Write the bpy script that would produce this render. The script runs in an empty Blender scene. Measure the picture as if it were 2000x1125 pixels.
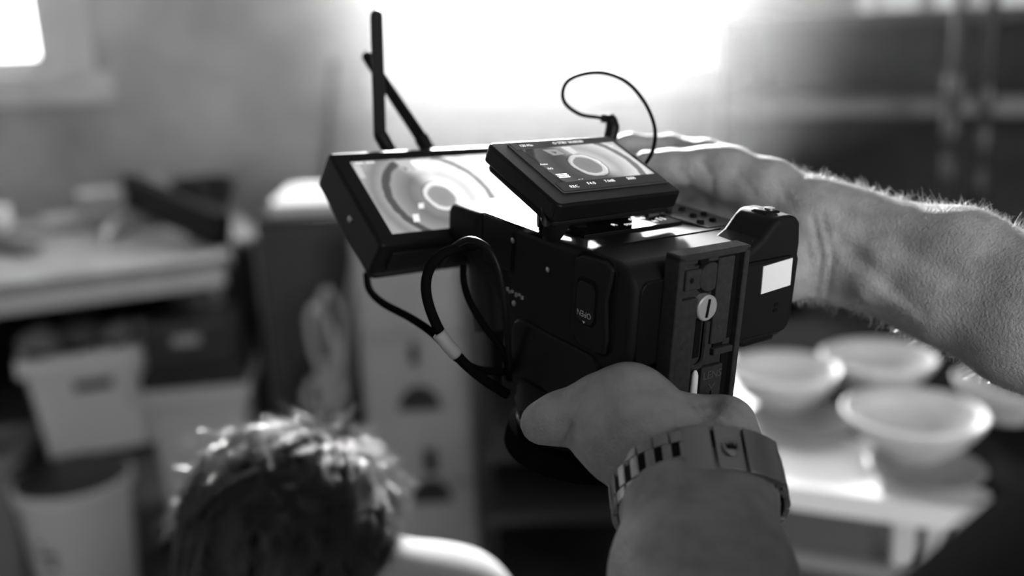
import bpy, bmesh, math, random
import numpy as np
from mathutils import Vector, Matrix

random.seed(7)
RNG = np.random.RandomState(11)
scene = bpy.context.scene
COL = scene.collection

# ------------------------------------------------------------------ camera
F_PX, CX, CY = 1944.44, 1000.0, 562.5
cam_data = bpy.data.cameras.new('view_camera')
cam_data.lens = 35.0
cam_data.sensor_width = 36.0
cam_data.clip_start = 0.02
cam_data.dof.use_dof = True
cam_data.dof.focus_distance = 0.535
cam_data.dof.aperture_fstop = 2.7
cam_data.dof.aperture_blades = 9
cam = bpy.data.objects.new('view_camera', cam_data)
COL.objects.link(cam)
M_CAM = (Matrix.Translation((0, 0, 1.60)) @ Matrix.Rotation(math.radians(90 - 14.5), 4, 'X')
         @ Matrix.Rotation(math.radians(-2.5), 4, 'Z'))
cam.matrix_world = M_CAM
scene.camera = cam
MV = M_CAM @ Matrix.Diagonal((1, -1, -1, 1))      # (right, down, forward) -> world

# ------------------------------------------------------------------ world, light, exposure
world = bpy.data.worlds.new('overcast_sky')
scene.world = world
world.use_nodes = True
world.node_tree.nodes['Background'].inputs[0].default_value = (1, 1, 1, 1)
world.node_tree.nodes['Background'].inputs[1].default_value = 0.11

WALL_Y = 4.2
PANE_GLOW, SIDE_GLOW = 13.0, 7.0      # overcast daylight on the window panes
FRONT_GLOW = 10.5       # window behind the viewer, to the right
HAZE, HAZE_G = 0.055, 0.76
sun_d = bpy.data.lights.new('low_sun', 'SUN')           # low sun through the centre window
sun_d.energy = 17.0; sun_d.angle = math.radians(4.0)
sun = bpy.data.objects.new('low_sun', sun_d); COL.objects.link(sun)
sun.rotation_euler = Vector((-0.012, -0.955, -0.30)).to_track_quat('-Z', 'Y').to_euler()
sun.location = (0.6, 6.0, 4.0)

scene.view_settings.view_transform = 'Standard'
scene.view_settings.look = 'None'
scene.view_settings.gamma = 1.0
scene.view_settings.exposure = 0.0
scene.view_settings.use_curve_mapping = False
try:
    scene.cycles.use_denoising = True
    scene.cycles.max_bounces = 6
    scene.cycles.volume_bounces = 0
    scene.cycles.sample_clamp_indirect = 4.0
except Exception:
    pass

# ------------------------------------------------------------------ unprojection helpers
def VP(px, py, d):
    return Vector(((px - CX) / F_PX * d, (py - CY) / F_PX * d, d))
def P(px, py, d):
    return MV @ VP(px, py, d)
CAM_LOC = M_CAM.translation
def ray(px, py):
    return (P(px, py, 1.0) - CAM_LOC)
def atz(px, py, z):
    r = ray(px, py); return CAM_LOC + r * ((z - CAM_LOC.z) / r.z)
def aty(px, py, y):
    r = ray(px, py); return CAM_LOC + r * ((y - CAM_LOC.y) / r.y)

# ------------------------------------------------------------------ materials
MATS = {}
def mat(name, c, rough=0.6, metal=0.0, spec=0.5, noise=0.0, nscale=20.0, bump=0.0, bscale=200.0, bdist=0.001, trans=0.0, sss=0.0, coat=0.0, detail=4.0):
    if name in MATS: return MATS[name]
    m = bpy.data.materials.new(name); m.use_nodes = True
    nt = m.node_tree; b = nt.nodes['Principled BSDF']
    b.inputs['Base Color'].default_value = (c, c, c, 1)
    b.inputs['Roughness'].default_value = rough
    b.inputs['Metallic'].default_value = metal
    b.inputs['Specular IOR Level'].default_value = spec
    b.inputs['Coat Weight'].default_value = coat
    if sss:
        b.inputs['Subsurface Weight'].default_value = sss
        b.inputs['Subsurface Radius'].default_value = (1, 1, 1)
        b.inputs['Subsurface Scale'].default_value = 0.004
    tc = nt.nodes.new('ShaderNodeTexCoord')
    if noise:
        n = nt.nodes.new('ShaderNodeTexNoise'); n.inputs['Scale'].default_value = nscale; n.inputs['Detail'].default_value = detail
        nt.links.new(tc.outputs['Object'], n.inputs['Vector'])
        r = nt.nodes.new('ShaderNodeMapRange'); r.inputs[1].default_value = 0.3; r.inputs[2].default_value = 0.7
        r.inputs[3].default_value = c * (1 - noise); r.inputs[4].default_value = min(1, c * (1 + noise))
        nt.links.new(n.outputs['Fac'], r.inputs[0]); nt.links.new(r.outputs[0], b.inputs['Base Color'])
    if bump:
        n = nt.nodes.new('ShaderNodeTexNoise'); n.inputs['Scale'].default_value = bscale; n.inputs['Detail'].default_value = 3
        nt.links.new(tc.outputs['Object'], n.inputs['Vector'])
        bn = nt.nodes.new('ShaderNodeBump'); bn.inputs['Strength'].default_value = bump; bn.inputs['Distance'].default_value = bdist
        nt.links.new(n.outputs['Fac'], bn.inputs['Height']); nt.links.new(bn.outputs['Normal'], b.inputs['Normal'])
    if trans:
        t = nt.nodes.new('ShaderNodeBsdfTranslucent'); t.inputs[0].default_value = (trans, trans, trans, 1)
        a = nt.nodes.new('ShaderNodeAddShader'); out = nt.nodes['Material Output']
        nt.links.new(b.outputs[0], a.inputs[0]); nt.links.new(t.outputs[0], a.inputs[1]); nt.links.new(a.outputs[0], out.inputs['Surface'])
    MATS[name] = m
    return m

def emit(name, v, s=1.0):
    if name in MATS: return MATS[name]
    m = bpy.data.materials.new(name); m.use_nodes = True
    b = m.node_tree.nodes['Principled BSDF']
    b.inputs['Base Color'].default_value = (.004, .004, .004, 1); b.inputs['Specular IOR Level'].default_value = .05
    b.inputs['Emission Color'].default_value = (v, v, v, 1); b.inputs['Emission Strength'].default_value = s
    b.inputs['Roughness'].default_value = 0.3
    MATS[name] = m; return m

plaster = mat('plaster_wall', 0.56, 0.9, noise=0.30, nscale=2.6, bump=0.4, bscale=25, bdist=0.01, detail=7)
trimpaint = mat('painted_trim', 0.80, 0.5, noise=0.08, nscale=6)
concrete = mat('concrete_floor', 0.10, 0.7, noise=0.3, nscale=4)
ceilmat = mat('ceiling_paint', 0.22, 0.9)
darkwood = mat('dark_wood', 0.05, 0.6, noise=0.4, nscale=9)
greywood = mat('grey_wood', 0.22, 0.6, noise=0.3, nscale=8)
benchfront = mat('bench_front_lightened', 0.72, 0.7, noise=0.15, nscale=9)  # front colour lightened to make up for the light it lacks
benchmat = mat('bench_board_darkened', 0.24, 0.7, noise=0.22, nscale=7)  # top colour darkened against the strong window light on it
paleplastic = mat('pale_plastic', 0.90, 0.45)
greyplastic = mat('grey_plastic', 0.70, 0.45)
darkplastic = mat('dark_plastic', 0.03, 0.45)
paper = mat('paper', 0.88, 0.8)
ceramic = mat('ceramic', 0.62, 0.65, spec=0.2, noise=0.06, nscale=30)
ceramicgrey = mat('grey_ceramic', 0.30, 0.5, noise=0.08, nscale=30)
whitetop = mat('white_tabletop', 0.80, 0.45, noise=0.06, nscale=5)
blackstuff = mat('black_rubber', 0.012, 0.5)
cablemat = mat('cable_rubber', 0.006, 0.6, spec=0.0)
hoodmat = mat('matte_hood', 0.006, 0.9, spec=0.0)
bodymat = mat('camera_plastic', 0.011, 0.55, spec=0.11, bump=0.35, bscale=2600, bdist=0.0002)
smoothblack = mat('smooth_black_plastic', 0.008, 0.40, spec=0.14)
glossblack = mat('glossy_display_glass', 0.010, 0.045, spec=0.7)
platemat = mat('plate_metal', 0.042, 0.7, spec=0.0, noise=0.15, nscale=300, bump=0.2, bscale=1800, bdist=0.0002)
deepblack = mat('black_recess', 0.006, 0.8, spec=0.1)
steel = mat('brushed_steel', 0.42, 0.32, metal=1.0, noise=0.1, nscale=600)
screwmat = mat('bright_screw_metal', 0.62, 0.45, metal=0.6)
labelmat = mat('white_sticker', 0.95, 0.6)
skin = mat('skin', 0.36, 0.52, spec=0.35, noise=0.16, nscale=90, bump=0.8, bscale=620, bdist=0.0010, sss=0.25, detail=8)
skin2 = mat('potter_skin', 0.32, 0.55, spec=0.35, noise=0.1, nscale=60)
hairmat = mat('dark_hair', 0.005, 0.28, spec=0.5, trans=0.30)
armhair = mat('fine_arm_hair', 0.22, 0.3, spec=0.6, trans=0.40)
scalpmat = mat('hair_mass', 0.006, 0.7, spec=0.1)
shirtblack = mat('black_cotton', 0.004, 0.95, spec=0.0, bump=0.2, bscale=900)
shirtwhite = mat('pale_cotton', 0.42, 0.9, bump=0.3, bscale=300)
markmat = mat('dark_print', 0.04, 0.7)
inkwhite = emit('screen_text', 1.0, 1.8)

# ------------------------------------------------------------------ object helpers
def obj(name, me, m=None, parent=None, smooth=False, matrix=None):
    if m is not None and not me.materials: me.materials.append(m)
    if smooth:
        me.polygons.foreach_set('use_smooth', [True] * len(me.polygons))
    o = bpy.data.objects.new(name, me); COL.objects.link(o)
    if parent is not None: o.parent = parent
    if matrix is not None: o.matrix_basis = matrix
    return o
def tag(o, label, cat=None, group=None, kind=None):
    if label: o['label'] = label
    if cat: o['category'] = cat
    if group: o['group'] = group
    if kind: o['kind'] = kind
    return o
def empty(name, label, cat, matrix=None, group=None):
    o = bpy.data.objects.new(name, None); COL.objects.link(o)
    o.empty_display_size = 0.02
    if matrix is not None: o.matrix_basis = matrix
    return tag(o, label, cat, group)
def struct(name, me, m, label=None, parent=None):
    o = obj(name, me, m, parent)
    if parent is None: o['kind'] = 'structure'; o['label'] = label or name
    return o

class MB:
    def __init__(s): s.v = []; s.f = []
    def add(s, vs, fs):
        n = len(s.v); s.v += [tuple(v) for v in vs]; s.f += [tuple(i + n for i in f) for f in fs]; return s
    def box(s, lo, hi, mtx=None):
        x0, y0, z0 = lo; x1, y1, z1 = hi
        vs = [(x0,y0,z0),(x1,y0,z0),(x1,y1,z0),(x0,y1,z0),(x0,y0,z1),(x1,y0,z1),(x1,y1,z1),(x0,y1,z1)]
        if mtx is not None: vs = [mtx @ Vector(v) for v in vs]
        return s.add(vs, [(0,3,2,1),(4,5,6,7),(0,1,5,4),(1,2,6,5),(2,3,7,6),(3,0,4,7)])
    def tube(s, pts, r, n=10, cap=True):
        pts = [Vector(p) for p in pts]; m = len(pts)
        rs = r if isinstance(r, (list, tuple)) else [r] * m
        t0 = (pts[1] - pts[0]).normalized()
        a = t0.orthogonal().normalized(); vs = []; fs = []
        for i, p in enumerate(pts):
            t = (pts[min(i + 1, m - 1)] - pts[max(i - 1, 0)]).normalized()
            a = (a - t * a.dot(t)).normalized(); b = t.cross(a)
            for k in range(n):
                an = 2 * math.pi * k / n
                vs.append(p + (a * math.cos(an) + b * math.sin(an)) * rs[i])
        for i in range(m - 1):
            for k in range(n):
                k2 = (k + 1) % n
                fs.append((i*n + k, i*n + k2, (i+1)*n + k2, (i+1)*n + k))
        if cap:
            fs.append(tuple(range(n - 1, -1, -1))); fs.append(tuple((m - 1) * n + k for k in range(n)))
        return s.add(vs, fs)
    def lathe(s, prof, n=32, mtx=None):
        vs = []; fs = []
        for (r, z) in prof:
            for k in range(n):
                a = 2 * math.pi * k / n; vs.append(Vector((r * math.cos(a), r * math.sin(a), z)))
        if mtx is not None: vs = [mtx @ v for v in vs]
        m = len(prof)
        for i in range(m - 1):
            for k in range(n):
                k2 = (k + 1) % n; fs.append((i*n+k, i*n+k2, (i+1)*n+k2, (i+1)*n+k))
        if prof[0][0] > 1e-6: fs.append(tuple(range(n - 1, -1, -1)))
        if prof[-1][0] > 1e-6: fs.append(tuple((m-1)*n + k for k in range(n)))
        return s.add(vs, fs)
    def prism(s, poly, z0, z1, mtx=None):
        n = len(poly)
        vs = [Vector((x, y, z0)) for x, y in poly] + [Vector((x, y, z1)) for x, y in poly]
        if mtx is not None: vs = [mtx @ v for v in vs]
        return s.add(vs, [tuple(range(n - 1, -1, -1)), tuple(range(n, 2*n))] + [(i, (i+1) % n, n + (i+1) % n, n + i) for i in range(n)])
    def mesh(s, name='m', bevel=0.0, seg=2):
        me = bpy.data.meshes.new(name); me.from_pydata(s.v, [], s.f)
        bm = bmesh.new(); bm.from_mesh(me)
        bmesh.ops.remove_doubles(bm, verts=bm.verts, dist=1e-7)
        bmesh.ops.recalc_face_normals(bm, faces=bm.faces)
        for f in bm.faces: f.smooth = False
        if bevel:
            es = [e for e in bm.edges if len(e.link_faces) == 2 and e.calc_face_angle(0) > 0.5]
            res = bmesh.ops.bevel(bm, geom=es, offset=bevel, segments=seg, profile=0.5, affect='EDGES', clamp_overlap=True)
            for f in res['faces']: f.smooth = True
        bm.to_mesh(me); bm.free(); me.update()
        return me
    def build(s, name, m, parent=None, bevel=0.0, seg=2, smooth=False, matrix=None, autos=True):
        me = s.mesh(name, bevel, seg)
        o = obj(name, me, m, parent, smooth and not bevel, matrix)
        if smooth and autos and not bevel:
            try: me.set_sharp_from_angle(angle=math.radians(40))
            except Exception: pass
        return o

def mm(*a): return tuple(x * 0.001 for x in a)
def BX(lo, hi): return MB().box(mm(*lo), mm(*hi))
def rrect(x0, y0, x1, y1, r, n=5):
    out = []
    for (cx, cy, a0) in ((x1-r, y1-r, 0), (x0+r, y1-r, 90), (x0+r, y0+r, 180), (x1-r, y0+r, 270)):
        for k in range(n + 1):
            a = math.radians(a0 + 90 * k / n); out.append((cx + r*math.cos(a), cy + r*math.sin(a)))
    return out
def spline(pts, n=8):
    pts = [Vector(p) for p in pts]; out = []
    for i in range(len(pts) - 1):
        p0 = pts[max(i-1, 0)]; p1 = pts[i]; p2 = pts[i+1]; p3 = pts[min(i+2, len(pts)-1)]
        for k in range(n):
            t = k / n
            out.append(0.5 * ((2*p1) + (p2-p0)*t + (2*p0-5*p1+4*p2-p3)*t*t + (3*p1-p0-3*p2+p3)*t**3))
    out.append(pts[-1]); return out
def text_mesh(txt, size):
    cu = bpy.data.curves.new('lettering', 'FONT'); cu.body = txt; cu.size = size; cu.align_x = 'CENTER'; cu.align_y = 'CENTER'
    cu.resolution_u = 2
    o = bpy.data.objects.new('lettering', cu); COL.objects.link(o)
    dg = bpy.context.evaluated_depsgraph_get(); dg.update()
    me = bpy.data.meshes.new_from_object(o.evaluated_get(dg))
    bpy.data.objects.remove(o)
    return me

# ------------------------------------------------------------------ implicit surfaces for bodies
def surface_nets(prims, h, k_default=0.008):
    """prims: dicts with type 'cone' (a,b,ra,rb) or 'ell' (c, axes 3x3 rows, radii); k blend, sub flag"""
    lo = np.full(3, 1e9); hi = np.full(3, -1e9)
    for p in prims:
        if p.get('sub'): continue
        if p['t'] == 'cone':
            for q, r in ((p['a'], p['ra']), (p['b'], p['rb'])):
                lo = np.minimum(lo, q - r); hi = np.maximum(hi, q + r)
        else:
            R = max(p['r']); lo = np.minimum(lo, p['c'] - R); hi = np.maximum(hi, p['c'] + R)
    lo -= 4*h + .004; hi += 4*h + .004
    dims = np.ceil((hi - lo) / h).astype(int) + 1
    D = np.full(dims, 0.05, np.float32)
    ax = [lo[i] + h * np.arange(dims[i]) for i in range(3)]
    for p in prims:
        k = p.get('k', k_default); pad = k + 3*h
        if p['t'] == 'cone':
            plo = np.minimum(p['a'] - p['ra'], p['b'] - p['rb']) - pad; phi = np.maximum(p['a'] + p['ra'], p['b'] + p['rb']) + pad
        else:
            R = max(p['r']); plo = p['c'] - R - pad; phi = p['c'] + R + pad
        i0 = np.clip(np.floor((plo - lo)/h).astype(int), 0, dims); i1 = np.clip(np.ceil((phi - lo)/h).astype(int) + 1, 0, dims)
        if np.any(i1 <= i0): continue
        sl = tuple(slice(i0[j], i1[j]) for j in range(3))
        X = ax[0][sl[0]][:, None, None].astype(np.float32); Y = ax[1][sl[1]][None, :, None].astype(np.float32); Z = ax[2][sl[2]][None, None, :].astype(np.float32)
        if p['t'] == 'cone':
            a = p['a']; ab = p['b'] - a; L2 = float(ab @ ab) + 1e-12
            t = ((X - a[0])*ab[0] + (Y - a[1])*ab[1] + (Z - a[2])*ab[2]) / L2
            t = np.clip(t, 0, 1)
            d = np.sqrt((X - a[0] - t*ab[0])**2 + (Y - a[1] - t*ab[1])**2 + (Z - a[2] - t*ab[2])**2) - (p['ra'] + (p['rb'] - p['ra'])*t)
        else:
            c = p['c']; A = p['ax']; r = p['r']
            q = [((X - c[0])*A[j][0] + (Y - c[1])*A[j][1] + (Z - c[2])*A[j][2]) / r[j] for j in range(3)]
            k0 = np.sqrt(q[0]**2 + q[1]**2 + q[2]**2) + 1e-6
            k1 = np.sqrt((q[0]/r[0])**2 + (q[1]/r[1])**2 + (q[2]/r[2])**2) + 1e-6
            d = k0 * (k0 - 1) / k1
        cur = D[sl]
        if p.get('sub'):
            hh = np.clip(0.5 - 0.5*(cur + d)/k, 0, 1)
            D[sl] = cur*(1-hh) + (-d)*hh + k*hh*(1-hh)
        else:
            hh = np.clip(0.5 + 0.5*(cur - d)/k, 0, 1)
            D[sl] = cur*(1-hh) + d*hh - k*hh*(1-hh)
    s = D < 0
    n0, n1, n2 = dims - 1
    cnt = np.zeros((n0, n1, n2), np.float32); acc = np.zeros((3, n0, n1, n2), np.float32)
    for axis in range(3):
        o1, o2 = [j for j in range(3) if j != axis]
        for b1 in (0, 1):
            for b2 in (0, 1):
                st = [0, 0, 0]; st[o1] = b1; st[o2] = b2
                en = list(st); en[axis] = 1
                A = D[st[0]:st[0]+n0, st[1]:st[1]+n1, st[2]:st[2]+n2]; B = D[en[0]:en[0]+n0, en[1]:en[1]+n1, en[2]:en[2]+n2]
                m = (A < 0) != (B < 0)
                den = np.where(m, A - B, 1); t = np.where(m, A/den, 0)
                cnt += m
                for j in range(3):
                    acc[j] += np.where(m, (t if j == axis else st[j]), 0)
    act = cnt > 0
    idx = np.full((n0, n1, n2), -1, np.int64); ii = np.argwhere(act); idx[act] = np.arange(len(ii))
    verts = lo + h * (ii + np.stack([acc[j][act]/cnt[act] for j in range(3)], 1))
    faces = []
    for axis in range(3):
        o1, o2 = [(axis+1) % 3, (axis+2) % 3]
        a_sl = [slice(1, -1)]*3; b_sl = [slice(1, -1)]*3
        a_sl[axis] = slice(0, -1); b_sl[axis] = slice(1, None)
        A = s[tuple(a_sl)]; B = s[tuple(b_sl)]
        e = np.argwhere(A != B)
        flip = A[tuple(e.T)]
        base = e.copy(); 
        for o in (o1, o2): base[:, o] += 1
        def cell(d1, d2):
            c = base.copy(); c[:, o1] += d1; c[:, o2] += d2
            return idx[c[:, 0], c[:, 1], c[:, 2]]
        q = np.stack([cell(-1, -1), cell(0, -1), cell(0, 0), cell(-1, 0)], 1)
        q[~flip] = q[~flip][:, ::-1]
        faces.append(q)
    F = np.concatenate(faces); F = F[(F >= 0).all(1)]
    return verts, F
def np_mesh(name, verts, faces):
    me = bpy.data.meshes.new(name)
    nv, nf, k = len(verts), len(faces), faces.shape[1]
    me.vertices.add(nv); me.vertices.foreach_set('co', np.asarray(verts, np.float32).ravel())
    me.loops.add(nf*k); me.loops.foreach_set('vertex_index', faces.astype(np.int32).ravel())
    me.polygons.add(nf); me.polygons.foreach_set('loop_start', (np.arange(nf)*k).astype(np.int32))
    me.update(calc_edges=True); me.validate()
    return me
def W3(v): return np.array(v, float)
def cone(a, b, ra, rb, k=None, sub=False):
    d = dict(t='cone', a=W3(a), b=W3(b), ra=ra, rb=rb, sub=sub)
    if k: d['k'] = k
    return d
def ell(c, axes, r, k=None, sub=False):
    d = dict(t='ell', c=W3(c), ax=[W3(Vector(a).normalized()) for a in axes], r=r, sub=sub)
    if k: d['k'] = k
    return d
def chain(pts, k=None, sub=False):
    """pts: list of (world point, radius)"""
    return [cone(pts[i][0], pts[i+1][0], pts[i][1], pts[i+1][1], k, sub) for i in range(len(pts)-1)]
def vnormals(v, f):
    n = np.zeros_like(v); tri = v[f]; fn = np.cross(tri[:, 2] - tri[:, 0], tri[:, 3] - tri[:, 1])
    for j in range(4): np.add.at(n, f[:, j], fn)
    return n / (np.linalg.norm(n, axis=1, keepdims=True) + 1e-12)
def crease(v, f, lines):
    """press skin folds into a body mesh: lines of (points seen on the near side, half width px, depth mm)"""
    n = vnormals(v, f); c = np.array(CAM_LOC); inv = np.array(MV.inverted().to_3x3())
    lo = (v - c) @ inv.T; px = np.stack([CX + F_PX*lo[:, 0]/lo[:, 2], CY + F_PX*lo[:, 1]/lo[:, 2]], 1)
    front = ((n*(v - c)).sum(1) < 0)
    out = v.copy()
    for pts, w, dep in lines:
        best = np.full(len(v), 1e9); pts = np.array(pts, float)
        for a, b in zip(pts[:-1], pts[1:]):
            ab = b - a; t = np.clip(((px - a) @ ab)/(ab @ ab), 0, 1)
            best = np.minimum(best, np.linalg.norm(px - a - t[:, None]*ab, axis=1))
        amt = dep*.001*np.exp(-(best/w)**2)*front
        out -= n*amt[:, None]
    return out
def vdir(x, y, z): return (MV.to_3x3() @ Vector((x, y, z))).normalized()

def strands_mesh(name, paths, r0, r1=0.0, sides=3):
    """paths: array (n, m, 3) -> one mesh of tapering strands"""
    n, m, _ = paths.shape
    t = np.gradient(paths, axis=1); t /= np.linalg.norm(t, axis=2, keepdims=True) + 1e-9
    ref = RNG.randn(n, 1, 3); a = np.cross(t, ref); a /= np.linalg.norm(a, axis=2, keepdims=True) + 1e-9
    b = np.cross(t, a)
    rad = np.linspace(r0, r1, m)[None, :, None] * np.ones((n, 1, 1))
    V = []
    for k in range(sides):
        an = 2*math.pi*k/sides
        V.append(paths + (a*math.cos(an) + b*math.sin(an))*rad)
    V = np.stack(V, 2)                       # n, m, sides, 3
    id_ = np.arange(n*m*sides).reshape(n, m, sides)
    q = np.stack([id_[:, :-1, :], np.roll(id_, -1, 2)[:, :-1, :], np.roll(id_, -1, 2)[:, 1:, :], id_[:, 1:, :]], -1).reshape(-1, 4)
    return np_mesh(name, V.reshape(-1, 3), q)


# ================================================================== ROOM
MB().box((-3.6, -2.1, -0.1), (3.2, WALL_Y + 0.3, 0)).build('floor', concrete)
tag(bpy.data.objects['floor'], 'dark concrete studio floor', kind='structure')
MB().box((-3.6, -2.1, 3.5), (3.2, WALL_Y + 0.3, 3.6)).build('ceiling', ceilmat)
tag(bpy.data.objects['ceiling'], 'plain pale ceiling', kind='structure')
W2 = (-0.42, 0.85, 1.455, 3.12)       # centre window opening x0 x1 z0 z1
W1 = (-3.02, -1.865, 1.53, 3.05)
w = MB()
y0, y1 = WALL_Y, WALL_Y + 0.30
for (x0, x1, z0, z1) in ((-3.6, W1[0], 0, 3.5), (W1[0], W1[1], 0, W1[2]), (W1[0], W1[1], W1[3], 3.5), (W1[1], W2[0], 0, 3.5),
                         (W2[0], W2[1], 0, W2[2]), (W2[0], W2[1], W2[3], 3.5), (W2[1], 3.2, 0, 3.5)):
    w.box((x0, y0, z0), (x1, y1, z1))
tag(w.build('wall_back', plaster), 'mottled grey plaster wall with two windows', kind='structure')
tag(MB().box((-3.7, -2.1, 0), (-3.6, y1, 3.5)).build('wall_left', plaster), 'grey side wall', kind='structure')
W4 = (0.75, 2.45, 0.95, 2.75)          # window in the wall behind the viewer, x0 x1 z0 z1
tag(MB().box((-3.6, -2.1, 0), (W4[0], -2.0, 3.5)).box((W4[1], -2.1, 0), (3.2, -2.0, 3.5)).box((W4[0], -2.1, 0), (W4[1], -2.0, W4[2])).box((W4[0], -2.1, W4[3]), (W4[1], -2.0, 3.5)).build('wall_front', mat('front_wall', .3, .9)), 'wall behind the viewer with a window', kind='structure')
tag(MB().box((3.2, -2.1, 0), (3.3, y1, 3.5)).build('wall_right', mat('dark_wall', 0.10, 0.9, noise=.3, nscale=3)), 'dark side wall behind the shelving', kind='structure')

def pane_mat(name, glow, clear):
    m = bpy.data.materials.new(name); m.use_nodes = True; nt = m.node_tree
    e = nt.nodes.new('ShaderNodeEmission'); e.inputs[1].default_value = glow
    o = nt.nodes['Material Output']
    if clear:
        t = nt.nodes.new('ShaderNodeBsdfTransparent'); a = nt.nodes.new('ShaderNodeAddShader')
        nt.links.new(e.outputs[0], a.inputs[0]); nt.links.new(t.outputs[0], a.inputs[1]); nt.links.new(a.outputs[0], o.inputs[0])
    else: nt.links.new(e.outputs[0], o.inputs[0])
    return m
def window(name, W, label, rails, trimw, sill_over):
    x0, x1, z0, z1 = W
    f = MB()
    t = 0.045
    f.box((x0, y0+.03, z0), (x0+t, y0+.10, z1)).box((x1-t, y0+.03, z0), (x1, y0+.10, z1)).box((x0, y0+.03, z0), (x1, y0+.10, z0+t)).box((x0, y0+.03, z1-t), (x1, y0+.10, z1))
    root = f.build(name, trimpaint); tag(root, label, kind='structure')
    for z in rails:
        MB().box((x0+t, y0+.035, z-.018), (x1-t, y0+.09, z+.018)).build('glazing_bar', trimpaint, root)
    c = MB()
    c.box((x0-trimw, y0-.025, z0-.02), (x0, y0, z1+trimw)).box((x1, y0-.025, z0-.02), (x1+trimw, y0, z1+trimw)).box((x0, y0-.025, z1), (x1, y0, z1+trimw))
    c.build('casing', trimpaint, root, bevel=.004)
    MB().box((x0-trimw-sill_over, y0-.07, z0-.145), (x1+trimw+sill_over, y0+.03, z0-.02)).build('window_sill', trimpaint, root, bevel=.006)
    gl = pane_mat('clear_pane', PANE_GLOW, True) if name == 'window_2' else pane_mat('hazy_pane', SIDE_GLOW, False)
    zs = [z0+t] + [r for r in rails] + [z1-t]
    for i in range(len(zs)-1):
        MB().box((x0+t, y0+.058, zs[i]), (x1-t, y0+.062, zs[i+1])).build('pane', gl, root)
    return root
window('window_1', W1, 'bright side window with pale casing and deep sill', [2.3], 0.20, 0.08)
window('window_2', W2, 'overexposed centre window with pale casing', [1.655, 2.4], 0.09, 0.05)

w4 = MB()
t4 = .05
w4.box((W4[0], -2.08, W4[2]), (W4[0]+t4, -2.02, W4[3])).box((W4[1]-t4, -2.08, W4[2]), (W4[1], -2.02, W4[3])).box((W4[0]+t4, -2.08, W4[2]), (W4[1]-t4, -2.02, W4[2]+t4)).box((W4[0]+t4, -2.08, W4[3]-t4), (W4[1]-t4, -2.02, W4[3]))
w4 = tag(w4.build('window_4', trimpaint), 'wide window behind the viewer', kind='structure')
gl4 = pane_mat('front_pane', FRONT_GLOW, False)
for (a, b) in ((W4[0]+t4, 1.58), (1.62, W4[1]-t4)):
    MB().box((a, -2.055, W4[2]+t4), (b, -2.045, W4[3]-t4)).build('pane', gl4, w4)
MB().box((1.58, -2.07, W4[2]+t4), (1.62, -2.03, W4[3]-t4)).build('glazing_bar', trimpaint, w4)

# ================================================================== VIDEO CAMERA RIG
R_B = Matrix(((0.8204, -0.0412, -0.5703), (-0.1439, 0.9504, -0.2758), (0.5534, 0.3083, 0.7738))).to_4x4()
K_B = VP(1239, 534, 0.49)
RIG = MV @ Matrix.Translation(K_B) @ R_B          # x across the body, y towards the lens, z from base to top handle
rig = empty('video_camera', 'black cinema video camera gripped in two hands, base plate facing out', 'video camera', RIG)
def UVW(u, v, w): return Vector((u*.001, v*.001, w*.001))

def profile_body(name, poly_vw, u0, u1, m, bevel, seg=4):
    mtx = Matrix(((0,0,1,0),(1,0,0,0),(0,1,0,0),(0,0,0,1)))   # (x,y,z)->(u=z, v=x, w=y)
    return MB().prism([mm(*p) for p in poly_vw], u0*.001, u1*.001, mtx).build(name, m, rig, bevel*.001, seg, smooth=True)
# main body: soft-edged block, the rear face (v=0) looks up
profile_body('body', [(0, 110), (0, 70), (-2.0, 40), (-1.5, 9), (3, 2.5), (9, 0), (46, 0), (57, 7), (62, 30), (62, 110)], 0.5, 126, bodymat, 5.0, 5)
profile_body('front_body', [(50, 8), (50, 114), (104, 114), (106, 100), (100, 14)], 1, 84, bodymat, 5, 3)
# rear corner hump
mxh = Matrix(((1,0,0,0),(0,1,0,0),(0,0,1,0),(0,0,0,1)))
MB().prism([mm(*p) for p in [(82, 1), (94, -5), (101, -12.5), (106, -16.5), (119, -16.5), (124.5, -12.5), (126.3, 0), (126.3, 14), (82, 14)]], .0015, .032, mxh).build('corner_hump', bodymat, rig, .0052, 5, smooth=True)
BX((105, -17.6, 10), (118, -12, 24)).build('strap_lug', smoothblack, rig, .0028, 3, smooth=True)
MB().lathe([(0, 0), (.003, 0), (.003, .0012), (0, .0014)], 16, Matrix.Translation(mm(112, -17.4, 15)) @ Matrix.Rotation(math.radians(90), 4, 'X')).build('lug_screw', steel, rig, smooth=True)
# underside cover, recessed seam and feet
MB().prism([mm(*p) for p in rrect(5, 6, 121.5, 51, 6)], -.0009, .004).build('underside_cover', smoothblack, rig, .0006, 2, smooth=True)
MB().prism([mm(*p) for p in rrect(76, 7.5, 120, 49.5, 4)], -.0014, .003).build('underside_panel', bodymat, rig, .0004, 2)
BX((92, 53, 6), (120, 60, 24)).build('lower_lip', smoothblack, rig, .003, 3, smooth=True)
# sticker on the underside
st = MB().prism([mm(92.8, 8.8), mm(116.4, 7), mm(117.3, 23), mm(93.5, 24.8)], -.0020, -.0013).build('sticker', labelmat, rig); st['label'] = 'blank white sticker'
for (u, v) in ((108.0, 33.3), (107.6, 36.6)):
    BX((u-1.6, v-.9, -1.9), (u+1.6, v+.9, -1.2)).build('vent_hole', deepblack, rig)

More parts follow.
